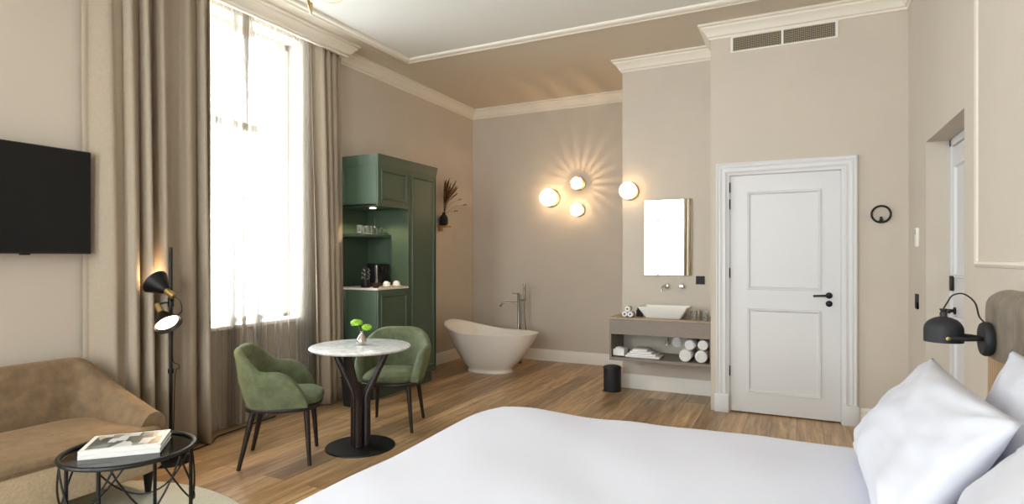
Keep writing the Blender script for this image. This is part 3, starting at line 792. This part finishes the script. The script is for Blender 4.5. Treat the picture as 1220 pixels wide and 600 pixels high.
for d_, o_, nm in ((D1, o1, 1), (D2, o2, 2)):
    l = bpy.data.lights.new('lamp_bulb', 'SPOT'); l.energy = 7; l.color = WARM; l.spot_size = math.radians(130); l.spot_blend = .6; l.shadow_soft_size = .03
    o = bpy.data.objects.new('lamp_bulb', l); C.objects.link(o); o.location = Vector(lp) + o_ ; o.rotation_euler = (-d_).to_track_quat('Z', 'Y').to_euler()

# ------------------------------------------------------------------ coffee table, magazines, rug
ct = thing('coffee_table', 'round black wire coffee table with glossy black glass top', 'table', (-2.89, 1.69, .007))
R_ = .275
b = B(); tube(b, [(R_ * math.cos(2 * PI * k / 64), R_ * math.sin(2 * PI * k / 64), .45) for k in range(64)], .011, 8, closed=True); obj('top_ring', b, 'black', ct)
b = B(); tube(b, [(R_ * math.cos(2 * PI * k / 64), R_ * math.sin(2 * PI * k / 64), .021) for k in range(64)], .009, 8, closed=True); obj('bottom_ring', b, 'black', ct)
b = B(); lathe(b, [(0, .436), (R_ - .008, .436), (R_ - .008, .446), (0, .446)], n=64); obj('glass_top', b, 'glassblack', ct)
for k in range(4):
    a = PI / 2 * k + .62; b = B(); d = 1
    tube(b, [((R_) * math.cos(a), R_ * math.sin(a), .013), (R_ * math.cos(a), R_ * math.sin(a), .45)], .0085, 10); obj('leg', b, 'black', ct)
for ph in range(6):
    b = B(); a0 = PI / 3 * ph + .28
    pts = []
    for k in range(25):
        s = k / 24; a = a0 + (s - .5) * 2 * PI / 3 * 1.02; z = .445 - .42 * math.sin(PI * s) ** .9 * .75
        pts.append((R_ * math.cos(a), R_ * math.sin(a), z))
    tube(b, pts, .0045, 8); obj('wire_arc', b, 'black', ct)
for k in range(2):
    a0 = math.radians(8) ; lab = ('thick magazine with a white cover border, on top of the pair', 'magazine lying underneath on the coffee table')[k]
    z = .446 + (0, .0)[k]
mg = thing('magazine', 'thick white-spined magazine lying uppermost on the black coffee table', 'magazine', (-2.925, 1.70, .4745), math.radians(47), 'magazines on the coffee table')
mw, mh = .27, .34
def mag(t, th, cover):
    hw, hh_ = .165, .125
    obj('pages', box(B(), -hw + .003, hw - .003, -hh_ + .003, hh_ - .003, .001, th - .001, .001, 1), 'pages', t)
    b = B(); box(b, -hw, hw, -hh_, hh_, th - .0015, th, .0004, 1); box(b, -hw, hw, -hh_, hh_, 0, .0015, .0004, 1); box(b, -hw, hw, -hh_ - .001, -hh_ + .002, 0, th, .0004, 1)
    obj('cover', b, 'paper', t)
    if cover: obj('cover_photo', box(B(), -hw + .02, hw - .018, -hh_ + .02, hh_ - .012, th, th + .0006), 'cover', t)
mag(mg, .020, True)
mg2 = thing('magazine', 'white-spined magazine under the other one on the black coffee table', 'magazine', (-2.925, 1.70, .4535), math.radians(46), 'magazines on the coffee table'); mag(mg2, .0205, False)
b = B(); lathe(b, [(0, 0), (1.195, 0), (1.2, .003), (1.195, .0055), (0, .006)], n=96); o = obj('rug', b, 'rug'); o.location = (-3.17, 1.09, .0005); tag(o, 'round pale sage rug under the coffee table and sofa', 'rug')

# ------------------------------------------------------------------ minibar cabinet
cbn = thing('cabinet', 'tall sage green minibar cabinet with an open niche', 'cabinet', (0, 0, 0))
KX, KY0, KY1, KD = -3.62, 4.43, 5.43, 4.92
b = B()
box(b, XL, KX, KD, KD + .02, .13, 2.30); box(b, XL, KX, KY1 - .02, KY1, .13, 2.30); box(b, XL, XL + .015, KY0, KY1, .13, 2.30)   # divider, right side, back
box(b, XL, KX - .02, KY0, KY0 + .02, .13, 1.065); box(b, XL, KX - .02, KY0, KY0 + .02, 1.89, 2.30)    # left side below and above the niche
box(b, XL, KX, KY0, KY1, .13, .15); box(b, XL, KX, KY0, KD, 1.885, 1.905); box(b, XL, KX, KY0, KY1, 2.28, 2.30)
box(b, XL + .02, KX - .06, KY0 + .01, KY1, 0.001, .13)
obj('carcass', b, 'cab', cbn, smooth=False)
b = B(); cp = [(-.004, 2.285), (.004, 2.285), (.006, 2.30), (.014, 2.31), (.022, 2.36), (.026, 2.375), (.026, 2.385), (-.004, 2.385)]
sweep(b, [(XL, KY1), (KX, KY1), (KX, KY0), (XL, KY0)], [(q * .5, z) for q, z in cp], side=-1)
box(b, XL, KX + .002, KY0 - .002, KY1 + .002, 2.30, 2.38); obj('cornice', b, 'cab', cbn)
def cdoor(y0, y1, z0, z1):
    b = B(); box(b, KX - .02, KX, y0 + .002, y1 - .002, z0, z1, .002, 1)
    d = obj('door', b, 'cab', cbn)
    b = B(); t_ = B(); i = .045
    sweep(t_, [(y0 + i, z0 + i), (y0 + i, z1 - i), (y1 - i, z1 - i), (y1 - i, z0 + i)], [(0, 0), (.003, -.010), (.014, -.012), (.02, -.006), (.024, 0)], closed=True, plane='x'); shift(t_, x=KX); merge(b, t_)
    obj('door_moulding', b, 'cab', d); return d
cdoor(KY0, KD + .01, 1.905, 2.283); cdoor(KY0, KD + .01, .15, 1.06); cdoor(KD + .012, KY1, .15, 2.283)
obj('countertop', box(B(), XL + .015, KX + .004, KY0 - .004, KD - .001, 1.066, 1.086, .003, 1), 'counter', cbn)
obj('shelf', box(B(), XL + .015, -3.84, KY0 + .002, KD - .001, 1.592, 1.622, .002, 1), 'cab', cbn)
b = B(); lathe(b, [(0, -.006), (.03, -.006), (.03, 0), (0, 0)], (-3.84, 4.62, 1.885), 24); obj('spotlight', b, 'spot', cbn, label='small lit downlight')
l = bpy.data.lights.new('cabinet_spot', 'SPOT'); l.energy = 10; l.color = (1, .80, .50); l.spot_size = math.radians(140); l.spot_blend = .5; l.shadow_soft_size = .02
o = bpy.data.objects.new('cabinet_spot', l); C.objects.link(o); o.location = (-3.84, 4.62, 1.872)
# things inside
def tumbler(loc, label, group, r=.032, h=.085):
    b = B(); lathe(b, [(0, 0), (r * .9, 0), (r, h), (r - .002, h), (r * .9 - .003, .006), (0, .006)], n=24, caps=False)
    o = obj('tumbler', b, 'glass'); o.location = loc; return tag(o, label, 'glass', group)
for k, y in enumerate((4.475, 4.555, 4.625)):
    tumbler((-3.885, y, 1.6225), ('clear tumbler at the open left end of the cabinet shelf', 'clear tumbler in the middle of the three on the cabinet shelf', 'clear tumbler beside the upturned wine glasses on the cabinet shelf')[k], 'tumblers on the cabinet shelf', .031, .082)
for k, (x, y) in enumerate(((-3.90, 4.72), (-3.90, 4.83))):
    b = B(); lathe(b, [(.026, 0), (.035, .03), (.036, .05), (.028, .075), (.006, .095), (.004, .10), (.004, .165), (.006, .17), (.032, .174), (.032, .176), (0, .176)], n=28, caps=False)
    o = obj('wine_glass', b, 'glass'); o.location = (x, y, 1.6225)
    tag(o, ('upturned wine glass nearer the tumblers on the cabinet shelf', 'upturned wine glass against the cabinet side panel')[k], 'glass', 'upturned wine glasses')
cm = thing('coffee_machine', 'black capsule coffee machine in the cabinet niche', 'coffee machine', (-3.93, 4.76, 1.0865))
b = B(); box(b, -.02, .10, -.11, .105, 0, .235, .015, 3); obj('housing', b, 'black', cm)
b = B(); box(b, .10, .145, -.07, .07, 0, .03, .006, 2); obj('drip_tray', b, 'black', cm)
b = B(); box(b, .098, .13, -.035, .035, .14, .20, .006, 2); obj('spout', b, 'black', cm)
b = B(); box(b, .09, .112, -.108, -.088, .02, .22, .004, 2); obj('trim_bar', b, 'chrome', cm, label='chrome bar')
for k, y in enumerate((4.66, 4.82)):
    cpn = thing('coffee_cup', ('white upturned cup on a saucer at the open end of the niche', 'white upturned cup on a saucer in front of the coffee machine')[k], 'cup', (-3.70, y, 1.0865), 0, 'upturned cups on saucers')
    b = B(); lathe(b, [(0, 0), (.035, 0), (.06, .010), (.062, .012), (.04, .006), (0, .006)], n=32); obj('saucer', b, 'ceramic', cpn)
    b = B(); lathe(b, [(.040, .0065), (.040, .012), (.036, .035), (.026, .052), (.018, .056), (.018, .060), (0, .058)], n=32); sc2 = obj('cup', b, 'ceramic', cpn)
    b = B(); tube(b, smoothpts([(.0, .036, .02), (.0, .055, .025), (.0, .055, .042), (.0, .03, .046)], 5), .004, 6); obj('handle', b, 'ceramic', sc2)
bg = thing('coffee_bag', 'black snack bag with white swirl print at the left of the niche', 'bag', (-3.80, 4.465, 1.0865))
b = B(); box(b, -.04, .04, -.03, .03, .0, .20, .012, 3)
for v in b.verts:
    if v.co.z > .15: v.co.x *= .5; v.co.y *= 1.05
obj('bag', b, 'black', bg)
b = B()
for k in range(8):
    a = k * 2.1; cz = .085 + .013 * k; cx = -.022 + .044 * ((k * 5) % 8) / 8
    tube(b, smoothpts([(cx - .012 * math.cos(a), -.0315, cz), (cx, -.0325, cz + .010 * math.sin(a + 1)), (cx + .012 * math.cos(a), -.0315, cz + .008)], 4), [.0006] * 4 + [.0022] * 2 + [.0006] * 3, 5)
    tube(b, smoothpts([(.041, cx * .8 - .008, cz), (.0418, cx * .8, cz + .006), (.041, cx * .8 + .008, cz + .002)], 4), [.0006] * 4 + [.0022] * 2 + [.0006] * 3, 5)
obj('white_print', b, 'paper', bg)
bw = obj('bowl', lathe(B(), [(0, 0), (.025, 0), (.043, .03), (.045, .048), (.041, .048), (.037, .03), (0, .012)], n=28), 'bronze'); bw.location = (-3.70, 4.50, 1.0865); tag(bw, 'small dark bronze bowl beside the black bag in the niche', 'bowl')

# ------------------------------------------------------------------ wall vase with dried grass
ws = thing('wall_shelf', 'tiny wooden bracket shelf on the wall beyond the cabinet', 'shelf', (XL, 6.35, 1.775))
obj('board', box(B(), 0, .13, -.065, .065, 0, .025, .003, 1), 'oak', ws)
obj('bracket', box(B(), 0, .02, -.04, .04, -.05, 0, .003, 1), 'oak', ws)
dvz = thing('dried_flower_vase', 'dark vase of dried grasses on the small wall shelf', 'vase', (-4.105, 6.34, 1.80))
b = B(); lathe(b, [(0, 0), (.045, 0), (.055, .03), (.056, .08), (.045, .12), (.022, .145), (.02, .165), (.025, .17), (.018, .17), (.015, .15), (0, .14)], n=28); obj('vase_body', b, 'matte_black', dvz)
for i in range(20):
    rr = random.Random(i + 50)
    a = rr.uniform(-.35, .62); fwd = rr.uniform(-.02, .22); L = rr.uniform(.28, .47) if i > 3 else rr.uniform(.46, .53)
    top = Vector((.02 + fwd * .5, a * L * 1.0, .14 + L * (1 - abs(a) * .35)))
    mid = Vector((top.x * .35, top.y * .4, .14 + L * .5))
    b = B(); pts = smoothpts([(0, 0, .14), mid, top], 7)
    thick = [.0015] * 8 + [.005, .008, .009, .009, .007, .004, .001]
    tube(b, pts, thick[:len(pts)], 6)
    for j in range(16):
        p = pts[6 + j // 2] if 6 + j // 2 < len(pts) else pts[-1]
        d = Vector((rr.uniform(-1, 1), rr.uniform(-1, 1), .9)).normalized() * rr.uniform(.015, .04); tube(b, [p, p + d], [.003, .0008], 4)
    obj('dried_stem', b, 'dry' if i % 4 else 'drylight', dvz)
for k, (y, z, y2) in enumerate(((.30, .36, .12), (.20, .20, .08), (.42, .30, .2))):
    b = B(); e_ = Vector((.08, y, z)); tube(b, smoothpts([(0, 0, .14), (.03, y2, .14 + (z - .14) * .7), e_], 6), .0015, 5)
    for q in range(3): sph(b, e_ + Vector((0, -.03 * q, .008 * (q % 2) - .006 * q)), .010, 8, 6, .6)
    obj('dried_stem', b, 'dry', dvz)

# ------------------------------------------------------------------ bathtub and tap
tu = thing('bathtub', 'white freestanding slipper bathtub in the back corner', 'bathtub', (-3.375, 6.26, 0), math.radians(-2))
def tub_mesh():
    bm = B(); n = 80; rings = []
    def zr(c): return .462 + .125 * max(0, -c) ** 2.0 + .02 * max(0, c) ** 2 + .0
    def ring(a, bb, zf, cx, zrel=None):
        out = []
        for k in range(n):
            t = 2 * PI * k / n; c_, s_ = math.cos(t), math.sin(t); ex = 2.15; r = (abs(c_) ** ex + abs(s_) ** ex) ** (-1 / ex)
            eg = 1 - .16 * c_ * min(1, a / .6); out.append(bm.verts.new((cx + a * r * c_, bb * r * s_ * eg, zf(c_))))
        return out
    # foot
    for a, bb, z in ((.287, .215, 0), (.287, .215, .010), (.280, .210, .022), (.282, .210, .045)): rings.append(ring(a, bb, lambda c, z=z: z, 0))
    for k in range(1, 13):
        v = k / 12; f = v ** .86
        a = .282 + (.618 - .282) * (f ** .9); bb = .21 + (.385 - .21) * (f ** .8)
        rings.append(ring(a, bb, lambda c, v=v: .045 + (zr(c) - .045) * v, .012 * v))
    rings.append(ring(.621, .388, lambda c: zr(c) + .008, .012)); rings.append(ring(.611, .378, lambda c: zr(c) + .013, .012)); rings.append(ring(.598, .365, lambda c: zr(c) + .008, .012))
    for k in range(1, 12):
        v = 1 - k / 12; f = v ** .92
        a = .25 + (.588 - .25) * (f ** .9); bb = .17 + (.355 - .17) * (f ** .6)
        rings.append(ring(a, bb, lambda c, v=v: .13 + (zr(c) - .13) * v ** 1.15, .01))
    rings.append(ring(.22, .13, lambda c: .118, 0)); rings.append(ring(.05, .05, lambda c: .115, 0))
    for a, b_ in zip(rings, rings[1:]):
        for k in range(n): bm.faces.new((a[k], b_[k], b_[(k + 1) % n], a[(k + 1) % n]))
    bm.faces.new(rings[0]); bm.faces.new(rings[-1]); return bm
obj('tub_shell', tub_mesh(), 'tub', tu, angle=60)
b = B(); lathe(b, [(0, .116), (.03, .116), (.03, .120), (0, .121)], n=24); obj('drain', b, 'chrome', tu)
bt = thing('bath_tap', 'freestanding steel bath tap with hand shower behind the tub', 'tap', (-3.27, 6.86, 0))
b = B(); lathe(b, [(0, 0), (.05, 0), (.05, .01), (.016, .014), (.016, .915), (.013, .92), (0, .92)], (-.01, 0, 0), 24); obj('column', b, 'steel', bt)
b = B(); tube(b, smoothpts([(-.01, 0, .79), (-.12, -.03, .79), (-.20, -.06, .785), (-.235, -.07, .755), (-.24, -.07, .735)], 6), .011, 12); obj('spout', b, 'steel', bt)
b = B(); tube(b, [(-.01, 0, .905), (-.10, -.02, .915)], .006, 8); obj('lever_handle', b, 'steel', bt)
b = B(); tube(b, [(-.01, 0, .825), (.075, 0, .825)], .010, 10); tube(b, [(.075, 0, .815), (.075, 0, .835)], .017, 12); obj('shower_holder', b, 'steel', bt)
b = B(); tube(b, [(.075, 0, .82), (.075, 0, 1.05)], .0145, 14); obj('hand_shower', b, 'steel', bt)
b = B(); tube(b, smoothpts([(.075, 0, .82), (.08, 0, .6), (.10, .01, .35), (.05, .01, .2), (.01, .01, .3), (0, 0, .6)], 7), .006, 6); obj('shower_hose', b, 'steel', bt)
b = B(); tube(b, [(.022, 0, .0), (.022, 0, .90)], .008, 10); obj('riser', b, 'steel', bt)

# ------------------------------------------------------------------ globe wall lamps
def globe(loc, r, label, ribbed=False, power=5):
    t = thing('wall_sconce', label, 'lamp', loc, 0, 'round glass wall lamps')
    b = B(); lathe(b, [(0, 0), (r * .98, 0), (r * 1.0, .006), (r * 1.0, .02), (r * .9, .024), (0, .024)], n=40, mtx=Matrix.Rotation(PI / 2, 4, 'X')); obj('backplate', b, 'brass', t)
    b = B()
    if not ribbed:
        prof = [(r * .98 * math.cos(a), .024 + (r * .85) * (1 + math.sin(a)) ) for a in [-PI / 2 + PI * k / 16 for k in range(17)]]; prof = [(max(q, 0), z) for q, z in prof]
        lathe(b, prof, n=36, mtx=Matrix.Rotation(PI / 2, 4, 'X'), caps=False); obj('glass_globe', b, 'globe', t, label='glowing opal glass ball')
    else:
        prof = [(max(r * .9 * math.cos(a), 0), .024 + (r * .8) * (1 + math.sin(a))) for a in [-PI / 2 + PI * k / 16 for k in range(17)]]
        lathe(b, prof, n=36, mtx=Matrix.Rotation(PI / 2, 4, 'X'), caps=False); obj('glass_globe', b, 'ribbed', t, label='ribbed clear glass ball')
        b = B(); sph(b, (0, -.105, 0), .022); obj('bulb', b, 'spot', t)
        lamp((loc[0], loc[1] - .13, loc[2]), power, WARM, .003)
    return t
globe((-2.945, YB, 2.178), .118, 'largest glowing opal globe wall lamp, left of the three over the bath')
globe((-2.555, YB, 2.348), .090, 'clear ribbed globe wall lamp, topmost of the three, throwing rays on the wall', True, 7.5)
globe((-2.560, YB, 2.005), .085, 'small opal globe wall lamp, lowest of the three over the bath')
globe((-1.585, YV, 2.085), .092, 'opal globe wall lamp beside the mirror over the washstand')

# ------------------------------------------------------------------ washstand
va = thing('washstand', 'taupe wall-hung washstand with open shelf', 'washstand', (0, 0, 0))
VX0, VX1, VY = -1.675, XDW, 5.60
b = B(); box(b, VX0, VX1, VY, YV, .772, .792, .002, 1); obj('countertop', b, 'taupetop', va, label='wood veneer top')
obj('drawer_front', box(B(), VX0, VX1, VY, VY + .02, .625, .771, .002, 1), 'taupe', va)
b = B(); box(b, VX0, VX0 + .02, VY + .001, YV, .368, .771, .001, 1); obj('side_panel', b, 'taupe', va)
b = B(); box(b, VX1 - .02, VX1, VY + .001, YV, .368, .771, .001, 1); obj('side_panel', b, 'taupe', va)
obj('shelf', box(B(), VX0, VX1, VY, YV, .366, .396, .002, 1), 'taupe', va)
obj('carcass', box(B(), VX0 + .02, VX1 - .02, VY + .02, YV, .63, .65), 'taupe', va)
b = B(); tube(b, [(-1.19, 6.0, .63), (-1.19, 6.0, .50), ], .016, 12); tube(b, [(-1.19, 6.0, .50), (-1.19, 6.07, .50)], .014, 12); obj('waste_pipe', b, 'chrome', va)
b = B(); lathe(b, [(0, 0), (.05, 0), (.05, .008), (0, .012)], (-1.10, YV, .515), 28, Matrix.Rotation(PI / 2, 4, 'X')); o = obj('wall_rosette', b, 'ceramic'); tag(o, 'white round cover plate on the wall behind the towels', 'plate')
bs = thing('basin', 'white rectangular tapered basin on the washstand', 'basin', (-1.165, 5.79, .792))
def basin():
    bm = B(); rings = []
    def rr(hx, hy, z, rad, n=6):
        out = []
        for (sx, sy, a0) in ((1, 1, 0), (-1, 1, PI / 2), (-1, -1, PI), (1, -1, 3 * PI / 2)):
            for k in range(n + 1):
                a = a0 + PI / 2 * k / n; out.append(bm.verts.new((sx * (hx - rad) + rad * math.cos(a), sy * (hy - rad) + rad * math.sin(a), z)))
        return out
    for hx, hy, z, rd in ((.165, .11, 0, .02), (.17, .115, .004, .022), (.232, .155, .098, .02), (.236, .158, .105, .02), (.236, .158, .110, .02), (.222, .146, .110, .02), (.205, .13, .06, .025), (.16, .1, .022, .03), (.03, .03, .016, .02)): rings.append(rr(hx, hy, z, rd))
    for a, b_ in zip(rings, rings[1:]):
        for k in range(len(a)): bm.faces.new((a[k], b_[k], b_[(k + 1) % len(a)], a[(k + 1) % len(a)]))
    bm.faces.new(rings[0]); bm.faces.new(rings[-1]); return bm
obj('bowl', basin(), 'ceramic', bs)
b = B(); lathe(b, [(0, .016), (.018, .016), (.018, .02), (0, .021)], n=20); obj('drain', b, 'chrome', bs)
tp = thing('basin_tap', 'chrome wall tap with spout left of its round control, under the mirror', 'tap', (-1.20, YV, 1.09))
b = B(); lathe(b, [(0, 0), (.028, 0), (.028, .02), (.020, .045), (0, .05)], n=24, mtx=Matrix.Rotation(PI / 2, 4, 'X')); obj('rosette', b, 'chrome', tp)
b = B(); tube(b, smoothpts([(0, -.03, .005), (-.01, -.10, .005), (-.025, -.13, -.01), (-.03, -.14, -.05)], 6), .010, 12); obj('spout', b, 'chrome', tp)
b = B(); lathe(b, [(0, 0), (.026, 0), (.026, .02), (.024, .05), (.018, .06), (0, .062)], (.15, 0, 0), 24, Matrix.Rotation(PI / 2, 4, 'X')); obj('control_knob', b, 'chrome', tp)
mi = thing('mirror', 'rectangular mirror with thin brass edge over the basin', 'mirror', (-1.194, YV, 1.59))
b = B(); box(b, -.24, .24, -.022, 0, -.392, .392, .004, 2); obj('frame', b, 'brass', mi)
b = B(); box(b, -.235, .235, -.026, -.0215, -.387, .387, .0015, 1); obj('mirror_glass', b, 'mirror', mi)
def plate(nm, loc, label, m, face, sx=.04, extra=None, cat='socket'):
    t = thing(nm, label, cat, loc)
    if face == 'y': box_ = box(B(), -sx, sx, -.010, 0, -sx, sx, .003, 2)
    else: box_ = box(B(), -.010, 0, -sx, sx, -sx, sx, .003, 2)
    obj('cover_plate', box_, m, t); return t
sk = plate('wall_socket', (-.870, YV, 1.155), 'black square socket plate right of the mirror', 'matte_black', 'y', .042)
b = B(); lathe(b, [(.019, .0), (.019, .012), (.016, .012), (.016, .0)], n=24, mtx=Matrix.Rotation(PI / 2, 4, 'X')); obj('outlet', b, 'black', sk)
# items on top
for k, (x, y) in enumerate(((-.875, 5.69), (-.775, 5.66), (-.80, 5.76))):
    tumbler((x, y, .7925), ('clear tumbler nearest the basin on the washstand', 'clear tumbler at the right front edge of the washstand', 'clear tumbler at the back right corner of the washstand')[k], 'tumblers on the washstand', .034, .088)
for k, (x, y, z) in enumerate(((-1.535, 5.70, .822), (-1.475, 5.69, .822), (-1.505, 5.695, .874))):
    t = thing('face_cloth', ('small rolled white cloth with a black band, left of its trio', 'small rolled white cloth with a black band, right of its trio', 'small rolled white cloth balanced on top of two others')[k], 'cloth', (x, y, z), 0, 'rolled face cloths on the washstand')
    b = B(); lathe(b, [(0, -.05), (.024, -.05), (.0285, -.044), (.0285, .044), (.024, .05), (0, .05)], n=24, mtx=Matrix.Rotation(PI / 2, 4, 'X')); obj('rolled_cloth', b, 'towel', t)
    b = B(); lathe(b, [(.0295, -.012), (.0295, .012)], n=24, mtx=Matrix.Rotation(PI / 2, 4, 'X'), caps=False); obj('band', b, 'black', t)
    b = B(); sph(b, (0, -.05, 0), .009, 10, 6); obj('tie_knot', b, 'black', t)
for k, (x, y) in enumerate(((-1.435, 5.80), (-1.40, 5.78))):
    b = B(); lathe(b, [(0, 0), (.017, 0), (.018, .004), (.018, .06 + .01 * k), (.009, .068 + .01 * k), (.009, .085 + .01 * k), (0, .086 + .01 * k)], n=20)
    o = obj('toiletry_bottle', b, 'matte_black'); o.location = (x, y, .7925); tag(o, ('shorter small black bottle behind the rolled cloths', 'taller small black bottle close to the basin')[k], 'bottle', 'black toiletry bottles')
# items on the shelf
tx = thing('tissue_box', 'white tissue box at the left end of the washstand shelf', 'box', (-1.59, 5.70, .3965))
b = B(); box(b, -.06, .06, -.06, .06, 0, .012); box(b, -.06, .06, -.06, -.055, 0, .075); box(b, -.06, .06, .055, .06, 0, .075); box(b, -.06, -.055, -.06, .06, 0, .075); box(b, .055, .06, -.06, .06, 0, .075); obj('box', b, 'paper', tx)
b = B(); box(b, -.04, .02, -.045, .045, .04, .082, .008, 2); box(b, -.02, .045, -.035, .04, .07, .092, .006, 2); bmesh.ops.rotate(b, cent=(0, 0, .07), matrix=Matrix.Rotation(.3, 3, 'Y'), verts=b.verts); obj('folded_tissues', b, 'towel', tx)
hm = thing('bath_mat', 'white folded bath mat with sloping front edge on the washstand shelf', 'mat', (-1.38, 5.76, .3965))
b = B()
for k in range(4):
    o_ = .028 * k; box(b, -.16 + .9 * o_, .19 - 1.5 * o_, -.11 + o_ * .4, .10, .020 * k, .020 * k + .021, .008, 2)
obj('folded_layers', b, 'towel', hm)
for k, (x, z, y) in enumerate(((-.945, .4545, 5.79), (-.800, .4545, 5.79), (-.905, .556, 5.80), (-.785, .562, 5.80))):
    t = thing('rolled_towel', ('white rolled towel, lower left of the stack of four', 'white rolled towel, lower right of the stack of four', 'white rolled towel, upper left of the stack of four', 'white rolled towel, upper right of the stack of four')[k], 'towel', (x, y, z), 0, 'rolled towels on the washstand shelf')
    r0 = (.0575, .0575, .048, .048)[k]; b = B()
    lathe(b, [(r0 - .012, -.17), (r0 - .004, -.166), (r0, -.155), (r0, .155), (r0 - .006, .165), (0, .167)], n=32, mtx=Matrix.Rotation(PI / 2, 4, 'X') @ Matrix.Scale(-1, 4, (0, 0, 1)), caps=False)
    # spiral end
    pts = []
    for q in range(70):
        a = q * .27; rr_ = .004 + (r0 - .012) * q / 70; pts.append((rr_ * math.cos(a), -.170 if True else 0, rr_ * math.sin(a)))
    tube(b, pts, .0045, 6)
    lathe(b, [(0, .1665), (r0 - .009, .1665)], n=32, mtx=Matrix.Rotation(PI / 2, 4, 'X'), caps=False)
    obj('towel_roll', b, 'towel', t)
# pedal bin and second bin
pb = thing('pedal_bin', 'small black pedal bin under the left end of the washstand', 'bin', (-1.72, 5.86, 0))
b = B(); lathe(b, [(0, 0), (.088, 0), (.09, .01), (.09, .235), (0, .235)], n=36); obj('bin_body', b, 'matte_black', pb)
b = B(); lathe(b, [(0, .268), (.05, .266), (.085, .256), (.093, .245), (.093, .236), (0, .236)], n=36); obj('lid', b, 'matte_black', pb)
b = B(); box(b, -.085, -.045, -.10, -.06, .008, .014, .003, 1); obj('pedal', b, 'steel', pb, label='small metal pedal')
wb = thing('waste_basket', 'black square waste basket between the curtain and the far chair', 'bin', (-3.71, 4.20, 0))
b = B(); box(b, -.085, .085, -.085, .085, .001, .27, .012, 2)
for v in b.verts: s = .82 + .18 * v.co.z / .27; v.co.x *= s; v.co.y *= s
obj('bin_body', b, 'matte_black', wb); obj('rim', box(B(), -.09, .09, -.09, .09, .262, .275, .004, 1), 'black', wb)

# ------------------------------------------------------------------ vent, hooks, switches
vt = thing('air_vent', 'wide ventilation grille under the cornice above the white door', 'vent', (-.11, YD, 3.285))
obj('dark_backing', box(B(), -.40, .40, -.004, 0, -.06, .06), 'grille_dark', vt)
b = B()
for k in range(8): z = -.06 + .12 * (k + .5) / 8; box(b, -.40, .40, -.010, -.007, z - .0016, z + .0016)
for k in range(54): x = -.40 + .8 * (k + .5) / 54; box(b, x - .0014, x + .0014, -.009, -.006, -.06, .06)
obj('mesh_grid', b, mat('vent_grid', (176, 164, 140), .6), vt, smooth=False)
b = B(); box(b, -.42, .42, -.012, 0, .06, .069); box(b, -.42, .42, -.012, 0, -.072, -.06); box(b, -.42, -.40, -.0119, 0, -.0595, .0595); box(b, .40, .42, -.0119, 0, -.0595, .0595); box(b, -.009, .009, -.013, 0, -.06, .06)
obj('frame', b, 'trim', vt)
rh = thing('wall_hook', 'black ring-shaped coat hook right of the white door', 'hook', (.612, YD, 1.733))
b = B(); tube(b, [(.066 * math.cos(2 * PI * k / 40), -.02, .066 * math.sin(2 * PI * k / 40)) for k in range(40)], .008, 10, closed=True); obj('ring', b, 'black', rh)
b = B(); tube(b, [(0, 0, -.05), (0, -.045, -.045)], .013, 14); tube(b, [(0, -.02, -.066), (0, -.02, -.02)], .010, 10); obj('peg', b, 'black', rh)
kh = thing('card_holder', 'black notched key card holder on the wall near the entrance door', 'card holder', (XR, 5.13, 1.06))
b = B(); box(b, -.012, 0, -.045, .045, -.055, .0, .002, 1); box(b, -.012, 0, -.045, -.02, -.055, .055, .002, 1); box(b, -.012, 0, .012, .045, -.055, .055, .002, 1); obj('cover_plate', b, 'matte_black', kh)
th = thing('thermostat', 'slim white thermostat beside the entrance recess', 'thermostat', (XR, 5.09, 1.53))
obj('housing', box(B(), -.022, 0, -.035, .035, -.07, .07, .006, 2), 'trim', th); obj('display', box(B(), -.024, -.0215, -.02, .012, .02, .055, .001, 1), mat('lcd', (150, 150, 144), .3), th)

# ------------------------------------------------------------------ chandelier
HUB = Vector((-2.50, 2.70, 3.14))
cha = thing('chandelier', 'brass chandelier with round plates hanging from the ceiling, lowest edges in view', 'chandelier', (HUB.x, HUB.y, ZC))
top = ZC - HUB.z
b = B(); lathe(b, [(0, -.001), (.07, -.001), (.07, -.02), (.02, -.03), (0, -.03)], n=32); obj('canopy', b, 'brass', cha)
b = B(); tube(b, [(0, 0, -.02), (0, 0, -top)], .008, 10); obj('rod', b, 'brass', cha)
b = B(); sph(b, (0, 0, -top), .03); obj('hub', b, 'brass', cha)
plates = [((-2.652, 2.60, 2.958), rv * .97 + fv * .24, .100), ((-2.495, 2.615, 3.035), -fv * .85 - uv * .5, .125),
          ((-2.30, 2.72, 3.10), -rv * .5 - fv * .8 + uv * .2, .11), ((-2.42, 2.90, 3.12), fv * .9 - uv * .3, .11), ((-2.66, 2.84, 3.16), rv * .7 + fv * .6 + uv * .2, .10)]
for c_, nn, r_ in plates:
    e_ = Vector(c_) - Vector((HUB.x, HUB.y, ZC)); nn = nn.normalized()
    b = B(); tube(b, [(0, 0, -top), e_ * .5 + Vector((0, 0, -top)) * .5 + Vector((0, 0, .02)), e_ - nn * .012], .005, 8); ar = obj('arm', b, 'brass', cha)
    b = B(); lathe(b, [(0, -.012), (r_ * .6, -.006), (r_ * .96, .008), (r_, .012), (r_ * .97, .014), (r_ * .6, 0), (0, -.006)], e_, 44, align(nn)); obj('round_plate', b, 'brass', ar)
    b = B(); sph(b, e_ + nn * .03, .028, 16, 10); obj('glass_bulb', b, 'globe', ar)

# cable on the floor under the window
b = B(); tube(b, smoothpts([(-3.86, 2.62, .006), (-3.90, 2.86, .006), (-4.0, 3.0, .006), (-4.02, 3.2, .006), (-4.05, 3.45, .006), (-4.06, 3.6, .006)], 6), .005, 6); tag(obj('cable', b, 'black'), 'black cable lying on the floor below the sheer curtain', 'cable')
